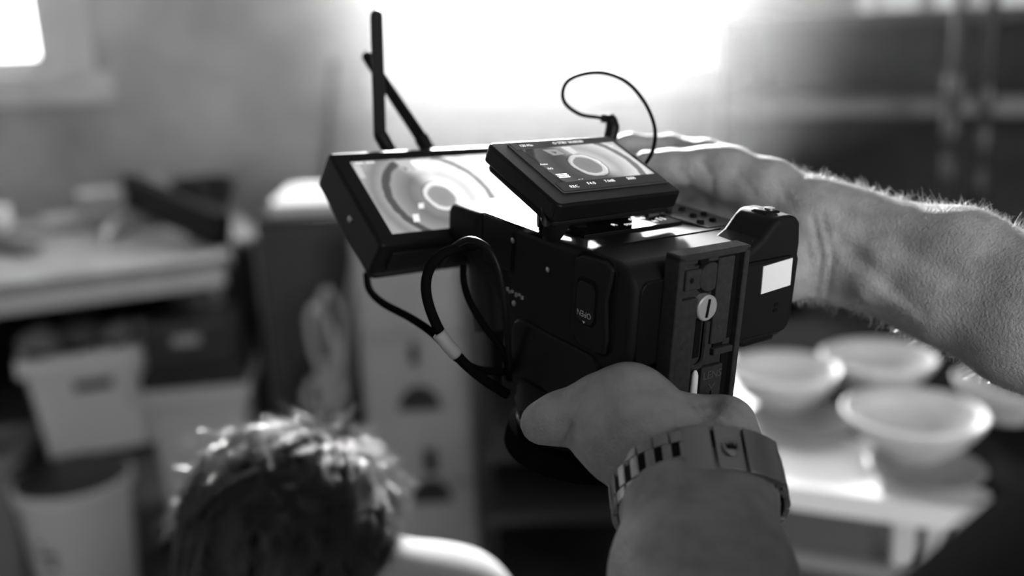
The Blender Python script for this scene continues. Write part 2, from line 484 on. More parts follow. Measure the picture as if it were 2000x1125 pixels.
# --- quick release plate screwed to the underside
PL0, PL1 = -11.5, -0.5
BX((20.5, -8, -7), (69, 86, PL1)).build('plate_base', platemat, rig, .0008, 2)['label'] = 'quick release base plate'
BX((19.5, -8.6, PL0), (23.5, 87, PL1)).build('plate_rim', platemat, rig, .0009, 2)
BX((66.3, -8.6, PL0), (70, 87, PL1)).build('plate_rim', platemat, rig, .0009, 2)
BX((19.5, -8.9, PL0), (70, -5.2, PL1)).build('plate_rim', platemat, rig, .0009, 2)
# raised lands around the slots
BX((23.3, 15.5, -10.2), (36.2, 86, -6)).build('plate_land', platemat, rig, .0007, 2)
BX((48.5, -4, -10.2), (60.3, 43.5, -6)).build('plate_land', platemat, rig, .0007, 2)
BX((52.0, 46.5, -10.2), (66.4, 50.5, -6)).build('plate_step', platemat, rig, .0007, 2)
BX((44.5, 56, -10.2), (60.0, 86, -6)).build('plate_land', platemat, rig, .0007, 2)
BX((23.3, -5.3, -9.6), (48.6, -2.8, -6)).build('plate_land', platemat, rig, .0006, 2)
BX((60.6, -4.2, -7.6), (66.2, 43.0, -6.5)).build('plate_pocket', deepblack, rig)
BX((60.6, 51, -7.6), (66.2, 86, -6.5)).build('plate_pocket', deepblack, rig)
BX((38.6, 26, -7.9), (42.8, 50, -6.5)).build('plate_slot', deepblack, rig)
BX((44.5, 29, -7.6), (48.3, 55, -6.5)).build('plate_slot', deepblack, rig)
BX((53.0, 44, -7.8), (60.2, 46.4, -6.5)).build('plate_slot', deepblack, rig)
# u-shaped screw track
tr = []
for k in range(17):
    a = math.radians(180*k/16); tr.append((40.5 + 5.6*math.cos(a), 49.5 + 5.6*math.sin(a)))
trk = [(46.1, 30)] + tr + [(34.9, 30)]
MB().tube([mm(x, y, -8.4) for x, y in trk], .0017, 8).build('screw_track', platemat, rig, smooth=True)
def disc(u, v, w0, w1, r, name, m, n=40, bev=.0004):
    return MB().lathe([(0, w0*.001), (r*.001 - bev, w0*.001), (r*.001, w0*.001 + bev), (r*.001, w1*.001), (0, w1*.001)], n, Matrix.Translation(mm(u, v, 0))).build(name, m, rig, smooth=True)
disc(44.5, 5.8, -7.6, -5, 9.3, 'pin_recess', deepblack)
disc(44.5, 5.8, -9.2, -5, 7.8, 'locating_disc', platemat)
BX((27.5, .5, -8.8), (38.5, 11.5, -6)).build('locating_block', platemat, rig, .0008, 2)
disc(31.4, 6.0, -9.0, -5, 1.7, 'locating_hole', deepblack)
BX((33.5, -5.5, -11.7), (39.5, -2.2, -6)).build('plate_notch', deepblack, rig, .0005, 1)
for (u, v) in ((29.3, 40.5), (54, 33), (27.5, 49)):
    disc(u, v, -10.5, -6, 2.6, 'plate_boss', platemat, 20)
sc = disc(42.2, 21.6, -11.6, -5, 7.0, 'mounting_screw', screwmat, 48, .0006); sc['label'] = 'bright slotted screw head'
MB().box(mm(-.85, -5.0, -12.0), mm(.85, 5.0, -11.3), Matrix.Translation(mm(42.2, 21.6, 0)) @ Matrix.Rotation(math.radians(7), 4, 'Z')).build('screw_slot', deepblack, sc)
pn = MB().tube([mm(40.7, 72.5, -9), mm(40.6, 60, -9), mm(40.5, 58, -9), mm(40.4, 56.5, -9)], [.0021, .0019, .0015, .0006], 14).build('white_sliver', labelmat, rig, smooth=True); pn['label'] = 'white sliver in the plate slot'  # added white piece standing in for a bright sliver
def rig_text(txt, size, origin, xd, yd, m, name, parent, depth=.0003):
    """lettering with x axis xd and up axis yd (rig space)"""
    me = text_mesh(txt, size); xd = Vector(xd).normalized(); yd = Vector(yd).normalized(); o = Vector(origin)
    for v in me.vertices: v.co = o + xd*v.co.x + yd*v.co.y
    return obj(name, me, m, parent)
letm = mat('embossed_letter', 0.10, 0.5, metal=.3)
rig_text('LENS', .0062, mm(52.5, 61.0, -10.35), (1, 0, 0), (0, -1, 0), letm, 'lettering', rig)
MB().prism([mm(50, 66), mm(52.5, 69.5), mm(55, 66), mm(54.2, 66), mm(52.5, 68.4), mm(50.8, 66)], -.0105, -.0102).build('arrow_mark', letm, rig)
BX((51.9, 70.5, -10.5), (53, 86, -10.0)).build('plate_groove', deepblack, rig)

# --- left side of the body (u = 0): battery door with latch
mtxL = Matrix(((0,0,1,0),(1,0,0,0),(0,1,0,0),(0,0,0,1)))
def side_poly(poly, u0, u1, name, m, parent, bevel=.0005, seg=2):
    return MB().prism([mm(*p) for p in poly], u0*.001, u1*.001, mtxL).build(name, m, parent, bevel, seg, smooth=True)
side_poly(rrect(-2, 12.6, 51, 45.2, 8), -.2, 3, 'door_gap', deepblack, rig, .0003)
door = side_poly([(0.2, 38), (3, 43.4), (8, 44), (42, 44), (49, 38), (50, 24), (48.5, 16), (40, 14.6), (20, 17.2), (10, 15.2), (2, 14), (-1, 19)], -2.6, 3, 'card_door', bodymat, rig, .0012, 3)
side_poly(rrect(11, 22.8, 37, 40.6, 5), -2.9, -2.0, 'latch_recess', deepblack, rig, .0004)
latch = side_poly(rrect(13.5, 24.2, 36, 39.6, 4.5), -3.5, -2.5, 'door_latch', smoothblack, rig, .0006, 2)
me = text_mesh('OPEN', .0046)
for v in me.vertices: v.co = UVW(-3.7, 30.6, 32) + Vector((0, v.co.y, v.co.x))      # reads upside down
obj('lettering', me, mat('white_print', .6, .6), latch)
disc_m = MB().prism([mm(34.6, 30.6), mm(34.6, 33), mm(36, 31.8)], -.0037, -.0036, mtxL).build('arrow_mark', mat('white_print', .6, .6), latch)
side_poly(rrect(53, 20, 96, 100, 9), -1, 6, 'side_panel', smoothblack, rig, .0015, 3)
for (v, w) in ((17.2, 69.7), (46, 100), (9, 104)):
    mx = Matrix.Translation(mm(0.3, v, w)) @ Matrix.Rotation(math.radians(-90), 4, 'Y')
    MB().lathe([(0, 0), (.0018, 0), (.0018, .0008), (.0009, .0013), (0, .0014)], 14, mx).build('side_screw', steel, rig, smooth=True)
for k, (dw, sz) in enumerate(((-8, 1.1), (-5.5, .7), (-3, .8), (1, 1.2), (4, .7), (7, 1.0))):       # dashes painted for glints of the illegible side lettering
    BX((-.45, 39.4 + .9*(k % 2) - sz, 99.5 - dw - .8), (.6, 39.4 + .9*(k % 2) + sz, 99.5 - dw + .8)).build('lettering_glint', mat('dim_print', .25, .5), rig)

# --- rear face (v = 0, looking up): glossy panel and status display
def rear_poly(poly_uw, v0, v1, name, m, parent, bevel=.0004, seg=2):
    mx = Matrix(((1,0,0,0),(0,0,1,0),(0,1,0,0),(0,0,0,1)))      # (x,y,z)->(u=x, v=z, w=y)
    return MB().prism([mm(*p) for p in poly_uw], v0*.001, v1*.001, mx).build(name, m, parent, bevel, seg)
BX((0.5, 0.3, 100), (126, 30, 137)).build('rear_housing', bodymat, rig, .0015, 2)
rear_poly([(1.2, 77), (17, 77), (17, 98), (66, 98), (66, 134), (1.2, 136)], -1.0, 3, 'rear_glass', glossblack, rig, .0003)
pan = rear_poly([(17.5, 61), (91, 61), (91, 97), (17.5, 97)], -2.4, 3, 'status_display', glossblack, rig, .0003)
for (s, z, u, w) in (('00:00', .0052, 70, 77), ('STBY', .0040, 58, 69), ('H', .0046, 76, 68), ('R', .0050, 48, 72), ('[ ]', .0055, 83, 71)):
    me = text_mesh(s, z)
    for v in me.vertices: v.co = UVW(u, -2.55, w) + Vector((v.co.x, 0, v.co.y))
    obj('lettering', me, inkwhite, pan)
MB().tube([mm(10, -2, 38.5), mm(100, -2.1, 38.5)], .0004, 6).build('rear_seam', deepblack, rig)
BX((93, -2.2, 42), (124, 4, 108)).build('rear_keypad', smoothblack, rig, .002, 3, smooth=True)
for (u, w) in ((100, 55), (110, 55), (107, 68), (116, 68), (100, 82), (113, 84)):
    MB().lathe([(0, 0), (.0022, 0), (.0022, .0012), (.0015, .002), (0, .0022)], 16, Matrix.Translation(mm(u, -2, w)) @ Matrix.Rotation(math.radians(90), 4, 'X')).build('rear_button', bodymat, rig, smooth=True)

# --- top handle block, lens, hood
BX((-1.5, 1.5, 138), (66, 26, 176)).build('handle_block', bodymat, rig, .006, 4, smooth=True)
profile_body('handle_foot', [(16, 172), (30, 170), (46, 128), (56, 112), (56, 96), (10, 96)], 2, 60, bodymat, 4, 3)
MB().tube([mm(30, 14, 176), mm(30, 30, 180), mm(30, 60, 176), mm(30, 90, 168)], .011, 14).build('top_handle', blackstuff, rig, smooth=True)
axm = Matrix.Translation(mm(44, 0, 74)) @ Matrix.Rotation(math.radians(-90), 4, 'X')
def lens_ring(prof, name, m): return MB().lathe([mm(r, v) for r, v in prof], 48, axm).build(name, m, rig, smooth=True)
lens_ring([(0, 88), (47, 88), (48, 90), (48, 108), (46, 109)], 'lens_mount', bodymat)
lens_ring([(46, 107), (45, 108), (45, 118), (46.5, 119), (46.5, 122), (45, 123)], 'lens_barrel', smoothblack)
rib = MB()
for k in range(48):
    a = 2*math.pi*k/48
    rib.box(mm(-.9, -.9, 109), mm(.9, .9, 117), axm @ Matrix.Translation(Vector((.0452*math.cos(a), .0452*math.sin(a), 0))))
rib.build('focus_ring_ribs', blackstuff, rig)
lens_ring([(45, 120), (51, 123), (53, 130), (53.5, 136), (51, 136), (47, 123)], 'lens_hood', hoodmat)

# --- flip-out LCD
R_L = Matrix(((0.7788, 0.5668, -0.2688), (-0.1378, 0.5726, 0.8082), (0.612, -0.5924, 0.524))).to_4x4()
LCD = RIG.inverted() @ MV @ Matrix.Translation((0.04313, -0.06770, 0.56737)) @ R_L    # x right, y down, z into the housing
lh = MB().prism([mm(*p) for p in rrect(-47.5, -36, 49, 32, 4)], 0, .011).build('flip_screen', smoothblack, rig, .0016, 3, smooth=True, matrix=LCD)
lh['label'] = 'small tilted camera viewing screen'
MB().prism([mm(*p) for p in rrect(-45, -33.5, 47, 30, 4)], .011, .016).build('screen_back', bodymat, lh, .002, 2, smooth=True)
MB().prism([mm(*p) for p in rrect(-36, -32.5, 46, 22, 1.5)], -.0003, .0006).build('screen_glass', glossblack, lh)
def wheel_picture(name, uc, vc, scale, bright, left_dark, gain):
    """procedural screen image: a bowl on a wheel seen from above; object coords in metres"""
    m = bpy.data.materials.new(name); m.use_nodes = True; nt = m.node_tree; b = nt.nodes['Principled BSDF']
    b.inputs['Base Color'].default_value = (.004, .004, .004, 1); b.inputs['Roughness'].default_value = .12; b.inputs['Specular IOR Level'].default_value = .08
    N = nt.nodes.new; Lk = nt.links.new
    tc = N('ShaderNodeTexCoord'); mp = N('ShaderNodeMapping'); mp.inputs['Location'].default_value = (-uc/scale, -vc/scale, 0)
    mp.inputs['Scale'].default_value = (1000/scale, 1000/scale, 0)
    Lk(tc.outputs['Object'], mp.inputs['Vector'])
    nz = N('ShaderNodeTexNoise'); nz.inputs['Scale'].default_value = 1.6; nz.inputs['Detail'].default_value = 2
    Lk(mp.outputs[0], nz.inputs['Vector'])
    ln = N('ShaderNodeVectorMath'); ln.operation = 'LENGTH'; Lk(mp.outputs[0], ln.inputs[0])
    ad = N('ShaderNodeMath'); ad.operation = 'MULTIPLY_ADD'; Lk(nz.outputs['Fac'], ad.inputs[0]); ad.inputs[1].default_value = .25; Lk(ln.outputs['Value'], ad.inputs[2])
    cr = N('ShaderNodeValToRGB'); mr = N('ShaderNodeMath'); mr.operation = 'MULTIPLY'; mr.inputs[1].default_value = .2
    Lk(ad.outputs[0], mr.inputs[0]); Lk(mr.outputs[0], cr.inputs[0])
    stops = [(0, .34), (.192, .38), (.200, .95), (.248, .95), (.256, .20), (.285, .40), (.42, .28), (.56, .42), (.63, .50), (.655, .13), (.725, .13), (.75, .52), (.85, .36), (.95, .55)]
    e = cr.color_ramp.elements
    while len(e) > 1: e.remove(e[0])
    e[0].position = stops[0][0]; e[0].color = (stops[0][1],)*3 + (1,)
    for p_, v_ in stops[1:]:
        q = e.new(p_); q.color = (v_, v_, v_, 1)
    sx = N('ShaderNodeSeparateXYZ'); Lk(mp.outputs[0], sx.inputs[0])
    dg = N('ShaderNodeMath'); dg.operation = 'MULTIPLY_ADD'; Lk(sx.outputs['Y'], dg.inputs[0]); dg.inputs[1].default_value = -.55; Lk(sx.outputs['X'], dg.inputs[2])
    g = N('ShaderNodeMapRange'); g.inputs[1].default_value = -.5; g.inputs[2].default_value = 1.2; g.inputs[3].default_value = left_dark; g.inputs[4].default_value = bright
    g.interpolation_type = 'SMOOTHSTEP'
    Lk(dg.outputs[0], g.inputs[0])
    # keep the bowl itself unaffected by the bright side
    gate = N('ShaderNodeMapRange'); gate.inputs[1].default_value = 1.1; gate.inputs[2].default_value = 1.35; Lk(ad.outputs[0], gate.inputs[0])
    mixv = N('ShaderNodeMix'); mixv.data_type = 'FLOAT'; Lk(gate.outputs[0], mixv.inputs[0]); mixv.inputs[2].default_value = 1.0; Lk(g.outputs[0], mixv.inputs[3])
    mu = N('ShaderNodeMath'); mu.operation = 'MULTIPLY'; Lk(cr.outputs[0], mu.inputs[0]); Lk(mixv.outputs[0], mu.inputs[1])
    Lk(mu.outputs[0], b.inputs['Emission Color']); b.inputs['Emission Strength'].default_value = gain
    return m
def pic_quad(poly, z, name, m, parent):
    return MB().prism([mm(*p) for p in poly], z*.001, z*.001 + .0001).build(name, m, parent)
pic_quad([(-30, -26.5), (43, -28.5), (44, 13), (-28, 13)], -.45, 'screen_image', wheel_picture('lcd_picture', 3, -3.5, 10.5, 2.2, .32, .75), lh)
dk = emit('screen_dark_band', .03, 1)
pic_quad([(-34, -31.8), (45, -31.8), (45, -27), (-34, -25)], -.5, 'info_band', dk, lh)
pic_quad([(-34, 11.5), (45, 11.5), (45, 20), (-34, 20)], -.5, 'info_band', dk, lh)
def lcd_text(s, size, x, y, parent=lh, z=-.6):
    me = text_mesh(s, size*.001)
    for v in me.vertices: v.co = Vector((x*.001 + v.co.x, y*.001 - v.co.y, z*.001))
    return obj('lettering', me, inkwhite, parent)
lcd_text('120 Min', 3.0, -24, -29.0); lcd_text('O STBY 00:00:00', 3.4, 8.5, -29.6)
lcd_text('F4.0', 3.6, -10, 15.2); lcd_text('7.0dB', 3.4, 4.5, 14.6); lcd_text('5000', 3.4, 22, 14.2); lcd_text('REC', 3.6, -24, 16.6)
lcd_text('Auto', 2.6, -27, -8); lcd_text('ISO', 2.6, -26, -3); lcd_text('-- --', 2.4, -14, 10); lcd_text('++', 2.6, 38, -22)
for q in ((-24, 3), (-24, 4.6), (-24, 6.2)):
    pic_quad([(q[0]-3, q[1]), (q[0]+5, q[1]), (q[0]+5, q[1]+.8), (q[0]-3, q[1]+.8)], -.6, 'level_bar', inkwhite, lh)
wq = emit('screen_white', .9, .9); gq = emit('screen_grey', .10, .9)
pic_quad([(-16, -23.5), (-6, -23), (-4, -17), (-13, -16.5)], -.5, 'image_block', emit('screen_pale', .45, .8), lh)
pic_quad([(-12, -21), (-8, -20), (-10, -18)], -.55, 'image_block', gq, lh)
pic_quad([(-1, -25), (6, -25), (7, -18), (2, -16)], -.5, 'image_block', wq, lh)
# hinge: post, knob, clamp, cable stub
wl = LCD
def LP(x, y, z): return wl @ Vector(mm(x, y, z))
MB().tube([LP(-37, 24, 14), LP(-37, 24, 22), UVW(30, -14, 86), UVW(31, -3, 85)], [.007, .0065, .0045, .0062], 16).build('hinge_post', bodymat, rig, smooth=True)
MB().tube([LP(-45, 21, 8), LP(-46, 26, 14), UVW(6, -9, 84), UVW(5, -2, 81)], [.0028, .0026, .0022, .0034], 12).build('hinge_stay', smoothblack, rig, smooth=True)
MB().tube([UVW(2, -8, 84), UVW(9.5, -8, 80)], .0046, 18).build('stay_knob', smoothblack, rig, smooth=True)
BX((3, -3.5, 78), (12, -.8, 85)).build('stay_foot', bodymat, rig, .001, 2)
MB().lathe([mm(0, -20), mm(13, -20), mm(15, -17), mm(15, -5), mm(12, -3), mm(0, -3)], 40, Matrix.Translation(mm(62, 0, 94)) @ Matrix.Rotation(math.radians(-90), 4, 'X')).build('hinge_knob', bodymat, rig, smooth=True)
BX((44, -16, 100), (88, -3, 118)).build('hinge_arm', bodymat, rig, .003, 3, smooth=True)
MB().tube(spline([UVW(84, -3, 84), UVW(88, -7, 88), UVW(95, -8, 90), UVW(101, -6, 87), UVW(104, -2.5, 84)], 5), .0014, 8).build('tether_loop', smoothblack, rig, smooth=True)

# ================================================================== FIELD MONITOR
R_M = Matrix(((0.7934, 0.4757, -0.3797), (-0.1242, 0.7373, 0.6641), (0.5959, -0.4797, 0.6441))).to_4x4()
sM = .115/.155
MON = MV @ Matrix.Translation((-0.05756*sM, -0.08603*sM, 0.8843*sM)) @ R_M
mon = empty('field_monitor', 'black five-inch field monitor with two paddle antennas, beside the small camera screen', 'monitor', MON)
MB().prism([mm(*p) for p in rrect(-69, -42.5, 69, 41, 3)], 0, .028).build('housing', smoothblack, mon, .0025, 3, smooth=True)
MB().prism([mm(*p) for p in rrect(-62, -36, 62, 35, 5)], .028, .040).build('rear_cover', bodymat, mon, .004, 3, smooth=True)
BX((-60, 41, 6), (20, 43.2, 21)).build('lower_rail', bodymat, mon, .001, 2)
pic_quad([(-57.5, -32.4), (57.5, -32.4), (57.5, 32.4), (-57.5, 32.4)], -.15, 'screen_image', wheel_picture('monitor_picture', -6.5, 4.5, 11.5, 3.0, .75, 1.0), mon)
pic_quad([(-26, -31.5), (-14, -31.5), (-13, -21), (-21, -20)], -.3, 'image_block', emit('monitor_pale', .7, .9), mon)
pic_quad([(-23, -26), (-19, -23), (-21, -20.8)], -.35, 'image_block', emit('screen_mid', .25, .9), mon)
pic_quad([(-7, -31.5), (3, -31.5), (1, -18), (-6, -17)], -.3, 'image_block', emit('monitor_white', 1, 1), mon)
pic_quad([(-57, -29), (-52, -29), (-53, -17), (-57, -17)], -.3, 'image_block', emit('monitor_pale', .7, .9), mon)
for (x0, y0_, x1, y1_) in ((-27, 9, -25, 13.5), (-36, 18, -33.5, 24.5)):
    pic_quad([(x0, y0_), (x1 + 2, y0_), (x1, y1_), (x0 - 2, y1_)], -.3, 'image_tick', emit('monitor_white', 1, 1), mon)
for x in (-55, -47):
    pic_quad([(x, -31.6), (x+6.5, -31.6), (x+6.5, -30.2), (x, -30.2)], -.3, 'caption_bar', emit('monitor_white', 1, 1), mon)
MB().lathe([(0, 0), (.0022, 0), (.0022, .001), (.001, .0014), (0, .0014)], 16, Matrix.Translation(mm(-69, 4, 14)) @ Matrix.Rotation(math.radians(-90), 4, 'Y')).build('side_screw', steel, mon, smooth=True)
mi = MON.inverted()
def antenna(base, hinge, tip, w0):
    b, h_, t_ = (mi @ P(*q) for q in (base, hinge, tip))
    a = MB().tube([b, h_], .0052, 14).build('antenna_base', smoothblack, mon, smooth=True)
    d = (t_ - h_).normalized(); L = (t_ - h_).length
    view = (mi.to_3x3() @ (P(*hinge) - CAM_LOC)).normalized(); x = d.cross(view).normalized(); z = x.cross(d)
    m4 = Matrix((x, d, z)).transposed().to_4x4(); m4.translation = h_
    r = w0
    poly = [(-r*1.05, -.002), (r*1.05, -.002)] + [(r*(.95 if k else 1)*math.cos(math.radians(12*k)), L - r + r*math.sin(math.radians(12*k))) for k in range(0, 16)]
    MB().prism(poly, -.0026, .0026, m4).build('antenna_paddle', smoothblack, mon, .0012, 3, smooth=True)
antenna((762, 296, .690), (742, 262, .685), (735, 19, .660), .0042)
antenna((838, 296, .690), (822, 268, .690), (713, 104, .715), .0041)
# mounting arm down to the handle block
MB().tube([mi @ (RIG @ UVW(32, 14, 160)), mi @ (RIG @ UVW(34, 14, 186)), mm(4, 18, 36)], [.009, .008, .008], 16).build('mounting_arm', blackstuff, mon, smooth=True)

# ================================================================== CABLES
def cable(name, pts, r, label, m=cablemat, n=7, parent=None):
    o = MB().tube(spline([P(*p) for p in pts], n), r, 10).build(name, m, None, smooth=True, autos=False)
    if label: tag(o, label, 'cable', 'cables of the camera rig')
    return o
thick = cable('cable', [(990, 770, .585), (940, 738, .575), (892, 694, .565), (858, 645, .56), (836, 590, .56), (833, 545, .56), (850, 508, .562), (885, 487, .57), (930, 478, .59)], .0030, 'thick black cable arching from the monitor side down to the lens, with a pale sleeve')
sl = MB().tube(spline([P(857, 651, .559), P(874, 673, .561), P(891, 692, .565)], 4), .0040, 14).build('sleeve', mat('pale_sleeve', .35, .6), thick, smooth=True, autos=False)
sl['label'] = 'pale grey cable sleeve'
cable('cable', [(716, 536, .66), (722, 566, .64), (748, 592, .62), (800, 620, .60), (842, 648, .575), (870, 676, .570), (893, 700, .572), (935, 722, .58), (990, 727, .60)], .0024, 'thin black cable hanging from the lower left corner of the monitor')
cable('cable', [(905, 520, .60), (906, 552, .595), (918, 590, .59), (948, 640, .585), (985, 690, .585), (995, 740, .60)], .0022, 'thin black cable inside the thick cable loop, running down to the lens')
cable('cable', [(860, 520, .59), (880, 488, .575), (915, 468, .565), (950, 482, .56), (972, 520, .56), (984, 580, .565), (990, 650, .575), (996, 720, .59)], .0019, 'thin glossy cable bowed over the camera side with a lit upper edge', smoothblack)
lp = cable('cable', [(1194, 262, .640), (1192, 240, .640), (1172, 230, .640), (1135, 224, .638), (1106, 204, .635), (1099, 180, .632), (1112, 156, .63), (1150, 143, .63), (1190, 145, .63), (1230, 165, .628), (1262, 205, .625), (1279, 250, .62), (1276, 290, .615), (1262, 318, .61), (1240, 345, .615)], .0012, 'thin looped cable rising above the small camera screen')
MB().tube(spline([P(1174, 231, .640), P(1190, 233, .640), P(1196, 246, .640), P(1193, 264, .640), P(1188, 285, .640)], 4), [.0028]*4 + [.0042]*4 + [.0046]*4 + [.0046]*5, 14).build('plug', smoothblack, lp, smooth=True, autos=False)

# ================================================================== OPERATOR (two arms around the camera)
op = empty('person', 'person in a black shirt holding up the camera with two bare forearms', 'person', Matrix.Translation(MV @ Vector((.28, .5, .2))))
op_inv = op.matrix_basis.inverted()
prims = []
# ---- left arm: forearm enters from below, inner wrist towards the viewer
def S(px, py, d, r): return (P(px, py, d), r*.001)
VX, VD, VF = vdir(1, 0, 0), vdir(0, 1, 0), vdir(0, 0, 1)
def cross_pair(p, q, off, ra, rb, dirv, k=.012):
    """two parallel cones give a flattened, oval limb"""
    out = []
    for s in (-1, 1):
        out.append(cone(p + dirv*off*s*.001, q + dirv*off*s*.001, ra*.001, rb*.001, k))
    return out
wrL = P(1362, 958, .490); foL = P(1372, 1128, .437); elL = P(1400, 1700, .335)
prims += cross_pair(wrL, foL, 9.5, 26.5, 28.5, VX, .015)
prims += cross_pair(foL, elL, 9.5, 28.5, 36, VX, .015)
prims += cross_pair(P(1352, 905, .505), wrL, 9, 25, 26.5, VX, .015)
# palm: thenar mass, heel, little-finger side
prims += chain([S(1300, 905, .502, 25), S(1250, 835, .506, 25.0), S(1222, 800, .509, 22.0), S(1165, 800, .513, 16.6)], .010)
prims += chain([S(1290, 900, .500, 22), S(1205, 868, .503, 17), S(1165, 845, .508, 15.0)], .009)
prims += chain([S(1165, 803, .513, 16.2), S(1118, 812, .517, 13.0), S(1090, 818, .519, 12.6), S(1058, 826, .522, 11.3)], .006)
prims += chain([S(1400, 905, .500, 21), S(1416, 850, .508, 15.5), S(1425, 822, .515, 12.2)], .009)
prims += chain([S(1330, 870, .508, 20), S(1330, 822, .520, 12), S(1390, 815, .522, 10)], .010)
# fingers carry the lens from behind the palm, curled up behind it
for (x0, x1, l, r) in ((1235, 1150, 1.0, 9.2), (1300, 1215, 1.08, 9.4), (1362, 1290, 1.02, 9.0), (1418, 1370, .82, 7.8)):
    prims += chain([S(x0, 830, .525, r + 2.5), S((x0*.7+x1*.3), 838 + 10*l, .562, r + .8), S((x0*.4+x1*.6), 846, .590, r), S(x1, 800, .612, r - .6), S(x1 - 12, 768, .618, r - 1.4)], .006)
# tendon between thenar and heel
prims += chain([S(1318, 915, .476, 3.2), S(1330, 960, .468, 3.0)], .006)
v1, f1 = surface_nets(prims, .0021)
v1 = crease(v1, f1, [([(1096, 872), (1102, 850), (1114, 828)], 6, 2.0), ([(1385, 782), (1415, 810), (1448, 852)], 7, 1.3), ([(1366, 790), (1398, 828), (1432, 868)], 6, .9),
                     ([(1206, 806), (1212, 850), (1236, 892)], 9, .9), ([(1222, 830), (1232, 865), (1262, 900)], 7, .7), ([(1216, 938), (1262, 904), (1330, 880)], 8, 1.4),
                     ([(1320, 842), (1372, 818), (1400, 790)], 14, 1.8), ([(1084, 792), (1090, 820), (1086, 846)], 6, .5), ([(1240, 985), (1330, 962), (1420, 965)], 12, .5)])

# ---- right arm: wrist behind the camera body, inner forearm towards the viewer
prims = []
wrR = P(1640, 478, .640); miR = P(1860, 540, .600); edR = P(2010, 612, .573)
elR = MV @ Vector((.405, .075, .50)); 
dperp = vdir(-.28, .93, .24)
def pair2(p, q, off0, off1, ra, rb, k=.014):
    return [cone(p + dperp*off0*s*.001, q + dperp*off1*s*.001, ra*.001, rb*.001, k) for s in (-1, 1)]
prims += pair2(wrR, miR, 11.5, 13, 24.0, 27)
prims += pair2(miR, edR, 13, 13, 27, 29)
prims += pair2(edR, elR, 13, 10, 29, 37)
prims += pair2(P(1575, 455, .642), wrR, 13, 11.5, 23.0, 24.0)
# back of the hand / thumb base rising over the far side of the body
prims += chain([S(1590, 430, .645, 23), S(1500, 372, .655, 19.5), S(1420, 338, .664, 16), S(1380, 326, .668, 13.5)], .010)
prims += chain([S(1570, 500, .640, 23), S(1510, 520, .640, 22), S(1460, 520, .645, 17)], .012)
# thumb lying over the rear corner towards the small screen
prims += chain([S(1400, 330, .665, 13.5), S(1350, 328, .668, 11.5), S(1310, 326, .670, 11.0), S(1262, 322, .672, 9.6)], .006)
# index and other fingers reaching round the grip
for (y0_, x1, y1_, z1, r) in ((300, 1205, 284, .705, 8.2), (360, 1240, 372, .73, 8.6), (420, 1260, 425, .72, 8.4), (480, 1280, 478, .71, 7.4)):
    prims += chain([S(1440, (y0_ + 340)/2 if y0_ < 340 else y0_, .675, 12), S(1380, y0_, .695, r + 1.2), S(1310, (y0_ + y1_)/2 - 4, .715, r + .4), S(x1 + 25, y1_, z1, r - .4), S(x1, y1_ + 2, z1 - .004, r - 1.4)], .006)
prims += chain([S(1625, 470, .621, 3.0), S(1720, 505, .603, 3.0), S(1830, 540, .583, 2.0)], .016)
prims += chain([S(1620, 508, .621, 2.6), S(1700, 560, .606, 2.6), S(1800, 600, .590, 2.0)], .016)
v2, f2 = surface_nets(prims, .0022)
v2 = crease(v2, f2, [([(1588, 425), (1604, 500), (1594, 572)], 6, 1.5), ([(1606, 420), (1626, 500), (1614, 580)], 6, 1.3), ([(1576, 480), (1586, 530), (1580, 570)], 5, 1.0),
                     ([(1640, 470), (1720, 545), (1800, 612)], 16, 1.6), ([(1650, 430), (1740, 470), (1860, 540)], 22, 1.2), ([(1700, 580), (1780, 640)], 14, .9),
                     ([(1325, 332), (1345, 352), (1352, 385)], 7, 1.0), ([(1372, 318), (1390, 345), (1392, 390)], 8, 1.0), ([(1440, 330), (1470, 375)], 9, .7), ([(1520, 360), (1545, 400)], 7, .7)])
# upper arms and trunk under the shirt
prims = []
shL = MV @ Vector((.191, .107, .222)); shR = MV @ Vector((.50, .24, .30)); elLw = elL
prims += chain([(elLw, .040), (shL, .052)], .02)
prims += chain([(elR, .042), (shR, .052)], .02)
chest = MV @ Vector((.36, .36, .22)); hip = MV @ Vector((.38, .75, .18))
prims += chain([(shL, .06), (chest, .10), (shR, .06)], .04) + chain([(chest, .12), (hip, .13)], .04)
v3, f3 = surface_nets(prims, .006)
V = np.concatenate([v1, v2, v3]); Fc = np.concatenate([f1, f2 + len(v1), f3 + len(v1) + len(v2)])
me = np_mesh('operator_body', V, Fc)
bo = obj('body', me, skin, op, smooth=True, matrix=op_inv)
# shirt
prims = []
prims += chain([(elLw.lerp(shL, .10), .056), (shL, .074)], .02)
prims += chain([(elR.lerp(shR, .45), .064), (shR, .074)], .02)
prims += chain([(shL, .080), (chest + VD*-.03, .125), (shR, .078)], .05) + chain([(chest, .145), (hip, .155)], .05)
vs, fs = surface_nets(prims, .006)
sh = obj('shirt', np_mesh('operator_shirt', vs, fs), shirtblack, op, smooth=True, matrix=op_inv); sh['label'] = 'plain black shirt'
